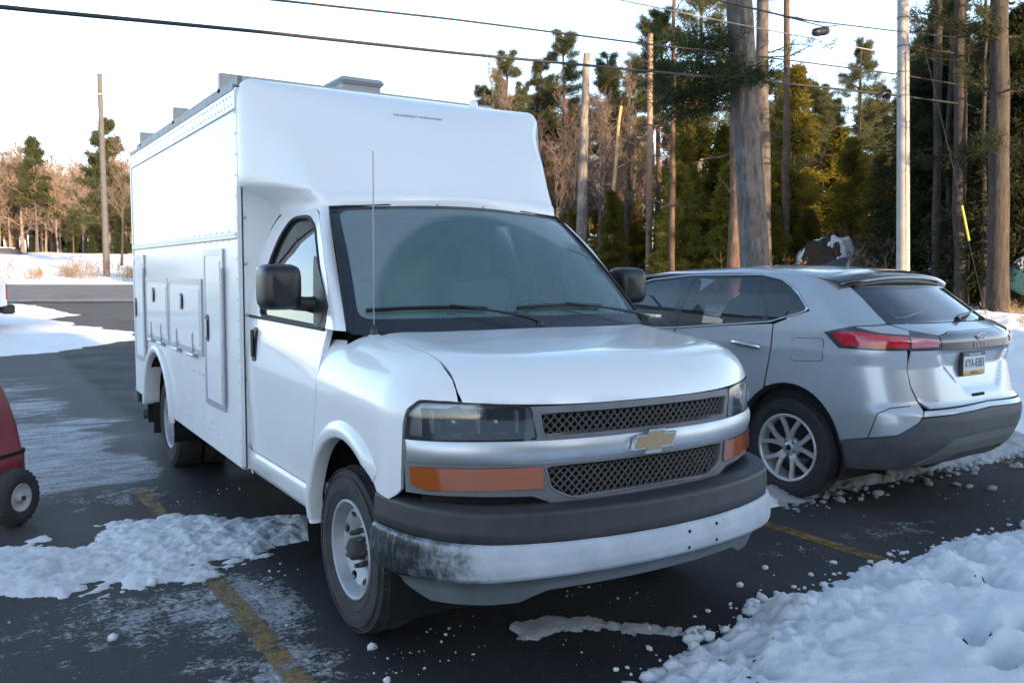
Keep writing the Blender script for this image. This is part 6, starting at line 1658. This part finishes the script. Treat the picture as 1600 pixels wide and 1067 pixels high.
def proto_bare(seed, h, r, spread, m=TWIG, bark=BARKG, fork=.35, leaves=0, depth=5, tw=.011):
    rs = np.random.RandomState(seed); pts, rad = trunk_segs(h * .9, r, rs, .25, 9, .15)
    tr = MB().tube(pts, rad, 8).build('trunk', bark, None, True)
    segs = []; C = []; D = []
    def grow(p, d, ln, rr, dep):
        k = 3
        for j in range(k):
            d2 = d + rs.normal(0, .16, 3) + np.array([0, 0, .08]); d2 /= np.linalg.norm(d2); q = p + d2 * ln / k
            segs.append((p, q, rr * (1 - .22 * j), rr * (1 - .22 * (j + 1))))
            if dep > 0:
                for _ in range(rs.randint(1, 3) if dep > 1 else rs.randint(2, 4)):
                    sd = d2 * .75 + rs.normal(0, .55, 3) + np.array([0, 0, .18]); sd /= np.linalg.norm(sd); grow(q, sd, ln * rs.uniform(.45, .68), rr * .45, dep - 1)
            elif leaves and rs.rand() < leaves: C.append(q); D.append(d2)
            p = q; d = d2
    nb = 15
    for i in range(nb):
        u = fork + (1 - fork) * (i + rs.rand()) / nb; z = h * .9 * u; ang = rs.uniform(0, 6.283); el = .55 + .5 * u + rs.normal(0, .12)
        c = np.array([np.interp(z, [q[2] for q in pts], [q[0] for q in pts]), np.interp(z, [q[2] for q in pts], [q[1] for q in pts]), z])
        grow(c, np.array([math.cos(ang) * math.cos(el), math.sin(ang) * math.cos(el), math.sin(el)]), spread * (1.1 - .6 * u) * rs.uniform(.7, 1.1), r * .32 * (1.15 - .7 * u), depth - 3)
    Vb, Fb = tubes_np([(a, b, max(tw, c), max(tw * .7, d)) for a, b, c, d in segs], 3); br = fast_mesh('branches', Vb, Fb, m, True, only=True)
    cr = None
    if leaves and C:
        V, Fc = tufts(np.array(C), np.array(D), .10, .09, 4, rs, 1.); cr = fast_mesh('dry_leaves', V, Fc, DRY, False, only=True)
    return tr, br, cr
def proto_brush(seed, h, n, m, leaves=None):
    rs = np.random.RandomState(seed); segs = []; C = []; D = []
    for i in range(n):
        p = np.array([rs.normal(0, .35), rs.normal(0, .35), -.05]); d = np.array([rs.normal(0, .3), rs.normal(0, .3), 1.]); ln = h * rs.uniform(.5, 1.1)
        for j in range(4):
            d = d + rs.normal(0, .14, 3); d /= np.linalg.norm(d); q = p + d * ln / 4; segs.append((p, q, .010 * (1 - j * .2), .008 * (1 - j * .22)))
            if j > 0:
                for _ in range(3):
                    sd = d * .7 + rs.normal(0, .5, 3); sd /= np.linalg.norm(sd); e = q + sd * ln * .22; segs.append((q, e, .006, .004)); C.append(e); D.append(sd)
            p = q
    Vb, Fb = tubes_np(segs, 3); br = fast_mesh('stems', Vb, Fb, m, True, only=True); cr = None
    if leaves: V, Fc = tufts(np.array(C), np.array(D), .09, .06, 3, rs, .9); cr = fast_mesh('leaves', V, Fc, leaves, False, only=True)
    return None, br, cr
def place(name, label, cat, proto, q, r, s=1., rz=None, group=None, sink=0., lean=None, sz=None):
    p = P_(q, r); rz = rs0.uniform(0, 6.28) if rz is None else rz
    t = empty(name, label, cat, tuple(p - Vector((0, 0, sink))), group, rz); t.scale = (s, s, sz or s)
    if lean: t.rotation_euler = (lean[0], lean[1], rz)
    for nm, me in zip(('trunk', 'branches', 'crown'), proto):
        if me is None: continue
        o = bpy.data.objects.new(me.name.split('.')[0], me); COL.objects.link(o); o.parent = t
        if nm != 'trunk': o['kind'] = 'stuff'
    return t
rs0 = random.Random(21)
_place = place
def zone(q, r):
    u = r / q
    if q < 0 or u > .66: return None
    if q > 86: return 'at the left edge' if u < -.56 else 'left of the far utility pole' if u < -.475 else 'between the far pole and the white truck' if u < -.43 else 'hidden behind the white truck'
    return ('beside the white roof cap' if u < .06 else 'left of the brown pole' if u < .157 else 'between the brown pole and the thick trunk' if u < .27 else 'between the thick trunk and the pale pole' if u < .45 else 'right of the pale grey pole')
def place(name, label, cat, proto, q, r, s=1., rz=None, group=None, sink=0., lean=None, sz=None):
    if group and 22 < q < 38.6 and abs(r / q - .157) < .024: return None          # keeps the brown pole free
    if group and 30 < q < 34 and abs(r / q - .078) < .02: return None
    if group in ('young hemlocks in the understorey', 'tall forest pines', 'bare trees in the forest', 'brush at the forest foot', 'bare trees beyond the field', 'brush along the far road edge'):
        z = zone(q, r) if 'road' not in group else ('left of the far utility pole' if r / q < -.468 else 'right of the far utility pole')
        row = 'front row' if q < 40 else 'middle row' if q < 50 else 'deep row' if q < 86 else ''
        base = {'young hemlocks in the understorey': 'young yellow green hemlock', 'tall forest pines': 'tall forest pine', 'bare trees in the forest': 'thin bare broadleaf tree', 'brush at the forest foot': 'bare low brush at the forest foot',
                'bare trees beyond the field': 'tall sunlit bare tree beyond the field', 'brush along the far road edge': 'low dry brush along the far road'}[group]
        if z: label = base + ((' in the ' + row) if row and 'brush' not in base else '') + ', ' + z; group = group + ', ' + z
    return _place(name, label, cat, proto, q, r, s, rz, group, sink, lean, sz)
PP = [proto_pine(11, 17, .24, .42, 3.4), proto_pine(12, 19, .27, .55, 3.2, .9, bark=BARKR), proto_pine(13, 15, .20, .30, 3.0, 1.1)]
PF = [proto_pine(31, 17, .24, .35, 3.4, .8, L=.5, W=.11, K=7), proto_pine(32, 15, .2, .25, 3.2, .8, L=.5, W=.11, K=7)]
PC = [proto_cone(14, 7.5, .11, 2.0), proto_cone(15, 5.5, .08, 1.8), proto_cone(16, 9.5, .14, 2.3, dens=1.3)]
PD = [proto_cone(17, 10, .16, 2.6, DARKG, dens=1.5, L=.28), proto_cone(18, 8, .13, 2.4, DARKG, dens=1.3, L=.28)]
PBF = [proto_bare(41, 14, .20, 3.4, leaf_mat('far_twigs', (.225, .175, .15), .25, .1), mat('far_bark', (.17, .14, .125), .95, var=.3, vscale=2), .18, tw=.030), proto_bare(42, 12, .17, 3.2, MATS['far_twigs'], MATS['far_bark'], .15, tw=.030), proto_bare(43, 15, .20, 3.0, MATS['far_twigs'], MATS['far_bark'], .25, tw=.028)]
PB = [proto_bare(19, 14, .14, 3.2), proto_bare(20, 12, .11, 3.0, TWIGD), proto_bare(22, 16, .16, 3.4, TWIG, BARKD), proto_bare(23, 6, .05, 2.2, TWIGD, BARKD, .15, leaves=.5, depth=4)]
BR = [proto_brush(24, 1.3, 26, TWIG), proto_brush(25, 1.1, 22, TWIGD, DRY), proto_brush(26, .8, 24, mat('dry_weed', (.24, .18, .11), .95, var=.3, vscale=5))]

# ---- trees one can single out
t = empty('big_pine_trunk', 'thick leaning grey pine trunk rising behind the silver car', 'tree', tuple(P_(19, 5.50)))
b = P_(19, 5.50); pts = []; rad = []
for k in range(15):
    u = k / 14; pts.append(b + Vector((0, 0, -.3)) - cr2_ * (.92 * u) + Vector((0, 0, 10.6 * u)) + cf2_ * .12 * math.sin(u * 3)); rad.append((.31 + .10 * math.exp(-u * 14)) * (1 - .18 * u))
rows = []
for i, p in enumerate(pts):
    rows.append([tuple(p + (cr2_ * math.cos(a) + cf2_ * math.sin(a)) * rad[i] * (1 + .05 * math.sin(a * 7 + i * .6) + .03 * math.sin(a * 13 + i))) for a in np.linspace(0, 2 * math.pi, 41)])
MB().grid(rows, True, flip=True).build('trunk', BARKG, t)
rs = np.random.RandomState(77); C = []; D = []; segs = []
def bough(p0, d, ln, n=6, dens=5, dz=-.05):
    p = np.array(p0, float); d = np.array(d, float)
    for j in range(n):
        d = d + rs.normal(0, .08, 3) + np.array([0, 0, dz]); d /= np.linalg.norm(d); q = p + d * ln / n
        segs.append((p.copy(), q, .035 * (1 - j / n) + .01, .03 * (1 - (j + 1) / n) + .008))
        for _ in range(dens):
            sd = np.cross(d, [0, 0, 1]) * rs.choice([-1, 1]) + d * .5 + rs.normal(0, .25, 3); sd /= np.linalg.norm(sd); sl = rs.uniform(.25, .75)
            segs.append((q, q + sd * sl, .012, .006))
            for tt in (.4, .7, 1.): C.append(q + sd * sl * tt); D.append(sd + np.array([0, 0, .2]))
        p = q
for z, ang, ln in ((6.0, 2.7, 1.9), (5.6, 2.9, 1.7), (6.4, 3.3, 1.8), (5.9, 3.7, 1.4), (5.3, 2.5, 1.4), (6.6, 2.6, 1.5), (5.7, 4.4, .9), (8.4, 3.0, 2.6), (8.9, 2.8, 2.4), (5.5, 3.2, 1.7)):
    p0 = b - cr2_ * (.92 * z / 10.6) + Vector((0, 0, z)); dv = cr2_ * math.cos(ang) + cf2_ * math.sin(ang) * .8
    bough(p0, (dv.x, dv.y, .08), ln)
V, Fc = tufts(np.array(C), np.array(D), .19, .022, 13, rs, .9); fast_mesh('crown', V, Fc, leaf_mat('dark_pine_needles', (.030, .045, .022)), False, t)
Vb, Fb = tubes_np(segs, 4); fast_mesh('branches', Vb, Fb, BARKD, True, t)['kind'] = 'stuff'; settle(t)

def trunk_tree(label, q, r, h, rad_, bark, lean=(0, 0), dead=False, crown=None, seed=1, stubs=8, name='forest_trunk'):
    b = P_(q, r); t = empty(name, label, 'tree', tuple(b)); rs = np.random.RandomState(seed); n = 12
    lean = (lean[0] - .843 * .0793 * h * r / q, lean[1] + .538 * .0793 * h * r / q)
    pts = [np.array(b) + np.array([lean[0] * k / n + rs.normal(0, .02), lean[1] * k / n + rs.normal(0, .02), h * k / n - (.3 if k == 0 else 0)]) for k in range(n + 1)]
    MB().tube(pts, [rad_ * (1 - .45 * k / n) * (1.15 if k == 0 else 1) for k in range(n + 1)], 12).build('trunk', bark, t)
    segs = []; C = []; D = []
    for i in range(stubs):
        u = rs.uniform(.25, .98); p = pts[int(u * n)]; a = rs.uniform(0, 6.28); ln = rs.uniform(.4, 1.9); d = np.array([math.cos(a), math.sin(a), rs.uniform(-.1, .35)])
        for j in range(4):
            d = d + rs.normal(0, .15, 3); d /= np.linalg.norm(d); q_ = p + d * ln / 4; segs.append((p, q_, .028 * (1 - j * .2), .022 * (1 - j * .2)))
            for _ in range(2):
                sd = d + rs.normal(0, .6, 3); segs.append((q_, q_ + sd * ln * .15, .008, .005))
                if crown: C.append(q_ + sd * ln * .15); D.append(sd); C.append(q_ + sd * ln * .08); D.append(sd)
            p = q_
    if segs: Vb, Fb = tubes_np(segs, 4); fast_mesh('branches', Vb, Fb, bark, True, t)['kind'] = 'stuff'
    if crown and C: V, Fc = tufts(np.array(C), np.array(D), .17, .020, 20, rs, .9); fast_mesh('crown', V, Fc, crown, False, t)
    settle(t); return t
trunk_tree('reddish brown trunk just left of the thick leaning grey trunk', 24, 6.17, 14, .20, BARKR, (.1, 0), seed=2, stubs=10)
trunk_tree('grey trunk standing close behind the thick leaning trunk, its top in the sky', 26, 7.55, 15, .24, BARKG, (-.2, 0), seed=3, stubs=12, crown=PINE)
trunk_tree('slender forked trunk right of the thick leaning trunk', 30, 9.42, 16, .14, BARKR, (.1, 0), seed=4, stubs=16)
t = trunk_tree('tall grey dead snag with a broken sunlit top', 34, 2.65, 9.4, .24, bark_mat('grey_snag', (.19, .175, .16)), (.35, .1), seed=5, stubs=4, name='dead_snag')
trunk_tree('broken leaning pale stem beside the dead snag', 35, 3.75, 7.6, .10, mat('splintered_wood', (.40, .27, .13), .8, var=.2, vscale=5), (.9, .2), seed=6, stubs=5, name='broken_stem')
trunk_tree('narrow dark trunk just right of the pale grey pole', 24, 11.75, 15, .13, BARKD, (0, 0), seed=7, stubs=14, crown=DARKG)
trunk_tree('dark trunk beside the yellow guy guard', 22, 11.42, 15, .17, BARKD, (-.25, 0), seed=8, stubs=22, crown=DARKG)
trunk_tree('crooked thin bare trunk between the grey pole and the dark pines', 25, 12.55, 13, .09, BARKD, (.2, 0), seed=12, stubs=18)
trunk_tree('thickest dark trunk at the right edge above the gas tank', 20, 11.22, 15, .235, BARKD, (.05, 0), seed=9, stubs=34, crown=DARKG)
trunk_tree('thin dark stem left of the thickest dark trunk at right', 21.5, 11.7, 9, .06, BARKD, (0, 0), seed=10, stubs=8)
trunk_tree('thin leaning bare stem against the bright sky gap', 32, 12.75, 8.6, .045, BARKD, (.1, 0), seed=11, stubs=9)
trunk_tree('bare brown trunk with a trace of snow behind the crossover roof', 27, 5.0, 10, .10, BARKR, (0, 0), seed=14, stubs=8)

# ---- dark spruces at right
for i, (q, r, s, k) in enumerate(((26.5, 12.8, .80, 0), (24.5, 13.4, .92, 1), (28.5, 13.9, .95, 0), (23, 14.4, .95, 0), (25, 16.4, 1.0, 1), (22, 12.6, .75, 0), (26, 15.2, .9, 1))):
    lab = 'small dark spruce just right of the mound' if i == 7 else 'dense dark spruce among the trunks at the right edge'
    place('spruce', lab, 'tree', PD[k], q, r, s, group='dark spruces at right')
# ---- sunlit young hemlocks of the understorey
hs = []
for i in range(56):
    for tries in range(60):
        q = rs0.uniform(30, 52); r = rs0.uniform(-.02, .62) * q
        if all((q - a) ** 2 + (r - b_) ** 2 > 1.5 for a, b_ in hs) and not (abs(r - 9.49 * q / 21) < .5 and q < 22): break
    hs.append((q, r)); u = r / q
    s = rs0.uniform(.5, .95) * (.62 if u < .12 else .66 if .27 < u < .46 else .9)
    place('young_hemlock', 'young yellow green hemlock in the forest understorey', 'tree', PC[rs0.randrange(3)], q, r, s, group='young hemlocks in the understorey')
for q, r, s in ((31, 5.6, .50), (29.5, 7.3, .62), (33, 8.4, .75), (30, 8.9, .55), (36, 4.2, .5), (35, 6.8, .6), (33, 3.7, .42), (38, 7.8, .9), (34, 10.9, .85), (31.5, 12.2, .7), (35.5, 13.2, .8)):
    place('young_hemlock', 'young yellow green hemlock in the forest understorey', 'tree', PC[rs0.randrange(3)], q, r, s, group='young hemlocks in the understorey')
# ---- tall pines of the forest
ps = []
for i in range(36):
    for tries in range(60):
        q = rs0.uniform(40, 74); r = rs0.uniform(-.05, .64) * q
        if all((q - a) ** 2 + (r - b_) ** 2 > 7 for a, b_ in ps): break
    ps.append((q, r)); u = r / q
    s = rs0.uniform(.62, .92) * (.72 if u < .12 else 1.) * (.80 if .27 < u < .44 else 1.)
    place('pine_tree', 'tall pine in the forest behind the vehicles', 'tree', PP[rs0.randrange(3)], q, r, s, group='tall forest pines')
for q, r, s in ((46, -1.25, .62), (44, -.6, .50)):
    place('pine_tree', 'ragged pine standing clear above the truck roof at its right', 'tree', PP[2], q, r, s, group='ragged pines above the truck roof')
for q, r, s in ((92, -8.5, .62), (96, -10.2, .58), (90, -12.6, .60), (94, -13.6, .55)):
    place('pine_tree', 'distant pine top just showing above the roof of the white truck', 'tree', PF[1], q, r, s, group='distant pine tops over the truck')
for i in range(16):
    q = rs0.uniform(46, 62); r = rs0.uniform(-.03, .15) * q
    place('pine_tree', 'tall pine in the forest behind the vehicles', 'tree', PP[rs0.randrange(3)], q, r, rs0.uniform(.5, .72), group='tall forest pines')
for i in range(44):
    q = rs0.uniform(58, 76); r = rs0.uniform(-.03, .64) * q
    place('pine_tree', 'tall pine in the forest behind the vehicles', 'tree', PF[rs0.randrange(2)], q, r, rs0.uniform(.55, .8) * (.85 if r / q < .12 else 1), group='tall forest pines')
for i in range(12):
    q = rs0.uniform(40, 56); r = rs0.uniform(-.02, .15) * q
    place('young_hemlock', 'young yellow green hemlock in the forest understorey', 'tree', PC[rs0.randrange(3)], q, r, rs0.uniform(.5, .8), group='young hemlocks in the understorey')
# ---- bare trees
for i in range(90):
    q = rs0.uniform(36, 66); r = rs0.uniform(-.03, .62) * q
    if r / q > .16 and i % 3: r = rs0.uniform(-.03, .16) * q
    place('bare_tree', 'thin bare broadleaf tree in the brown forest edge', 'tree', PB[rs0.randrange(4)], q, r, rs0.uniform(.45, .72), group='bare trees in the forest')
# ---- brush
for i in range(60):
    q = rs0.uniform(24, 36); r = rs0.uniform(.10, .60) * q
    place('brush', 'low tangle of bare brush at the foot of the forest', 'bush', BR[rs0.randrange(3)], q, r, rs0.uniform(.6, 1.3), group='brush at the forest foot')
for i in range(16):
    q = rs0.uniform(27.5, 31); r = 12.2 + rs0.uniform(-.3, 1.5)
    place('brush', 'reddish tangle of brush beside the snowy mound', 'bush', BR[i % 2], q, r, rs0.uniform(1., 1.7), group='brush beside the mound')
for i in range(46):
    q = rs0.uniform(17, 26); r = 12.4 + rs0.uniform(-1.6, 5.5) + (q - 20) * .3
    place('dry_weed', 'dry weed sticking out of the snow near the picnic table', 'weed', BR[2], q, r, rs0.uniform(.25, .6), group='weeds in the snow at right')
# ---- the far side of the road, left
for i in range(64):
    q = rs0.uniform(41.5, 44.8) + rs0.random() * 3; r = rs0.uniform(-31, -16) if i < 50 else rs0.uniform(-16, -5)
    place('brush', 'low dry brush along the far road edge at left', 'bush', BR[rs0.choice([0, 2, 2])], q, r, rs0.uniform(.45, .9), group='brush along the far road edge')
for i in range(230):
    q = rs0.uniform(92, 118); r = (rs0.uniform(-.66, -.42) if i < 205 else rs0.uniform(-.42, -.05)) * q
    place('bare_tree', 'tall bare tree in the sunlit wood beyond the field', 'tree', PBF[rs0.randrange(3)], q, r, rs0.uniform(.60, .84), group='bare trees beyond the field', sink=.3)
for i, (q, px, s) in enumerate(((93, 62, .68), (96, 3, .36), (92, 196, .40), (90, 118, .30), (93, 135, .26))):
    place('pine_tree', 'green pine among the bare trees beyond the field' if i else 'rounded green pine rising out of the bare wood at left', 'tree', PF[i % 2], q, (px - 800) / 1354 * q, s, group='green pines beyond the field' if i else None)
for i in range(34):
    q = rs0.uniform(88, 98); r = rs0.uniform(-.55, -.3) * q
    place('young_hemlock', 'dark evergreen shrub at the foot of the wood beyond the field', 'tree', PD[i % 2], q, r, rs0.uniform(.22, .45), group='evergreen shrubs beyond the field', sink=.3)
place('lone_pine', 'lone ragged tall pine behind the left utility pole', 'tree', proto_pine(91, 15.5, .26, .28, 4.2, .85, PINE, BARKD, L=.45, W=.08, K=9), 62, (170 - 800) / 1354 * 62, .62)
place('bare_tree', 'forked bare tree just right of the left utility pole', 'tree', PB[2], 58, (192 - 800) / 1354 * 58, .52)
# ---- unseen trees added behind the camera at right to shade the yard
for i in range(180):
    t_ = rs0.uniform(20, 58); l_ = rs0.uniform(-15, 14); q = 5 - .785 * t_ + .62 * l_; r = .62 * t_ + .785 * l_
    if r < .68 * q + 4 or (q > -6 and r < 12) or (abs(r) < 9 and q > -14): continue
    if abs(.62 * q + .785 * r - 9.6) < 1.1: continue        # a gap that lets low sun reach the driveway
    k = rs0.random(); s_ = .62 * q + .785 * r
    if 3 < s_ < 8.5:
        if k < .93: place('spruce', 'unseen evergreen behind the camera, added to shade the yard', 'tree', PD[0], q, r, (.194 * t_ + 3.6) / 10 * rs0.uniform(.9, 1.0), group='unseen trees added to shade the yard')
        continue
    place('pine_tree' if k < .4 else 'spruce', 'unseen evergreen behind the camera, added to shade the yard', 'tree', PP[rs0.randrange(3)] if k < .4 else PD[rs0.randrange(2)], q, r, rs0.uniform(.7, .95) if k < .4 else rs0.uniform(1., 1.3), group='unseen trees added to shade the yard')
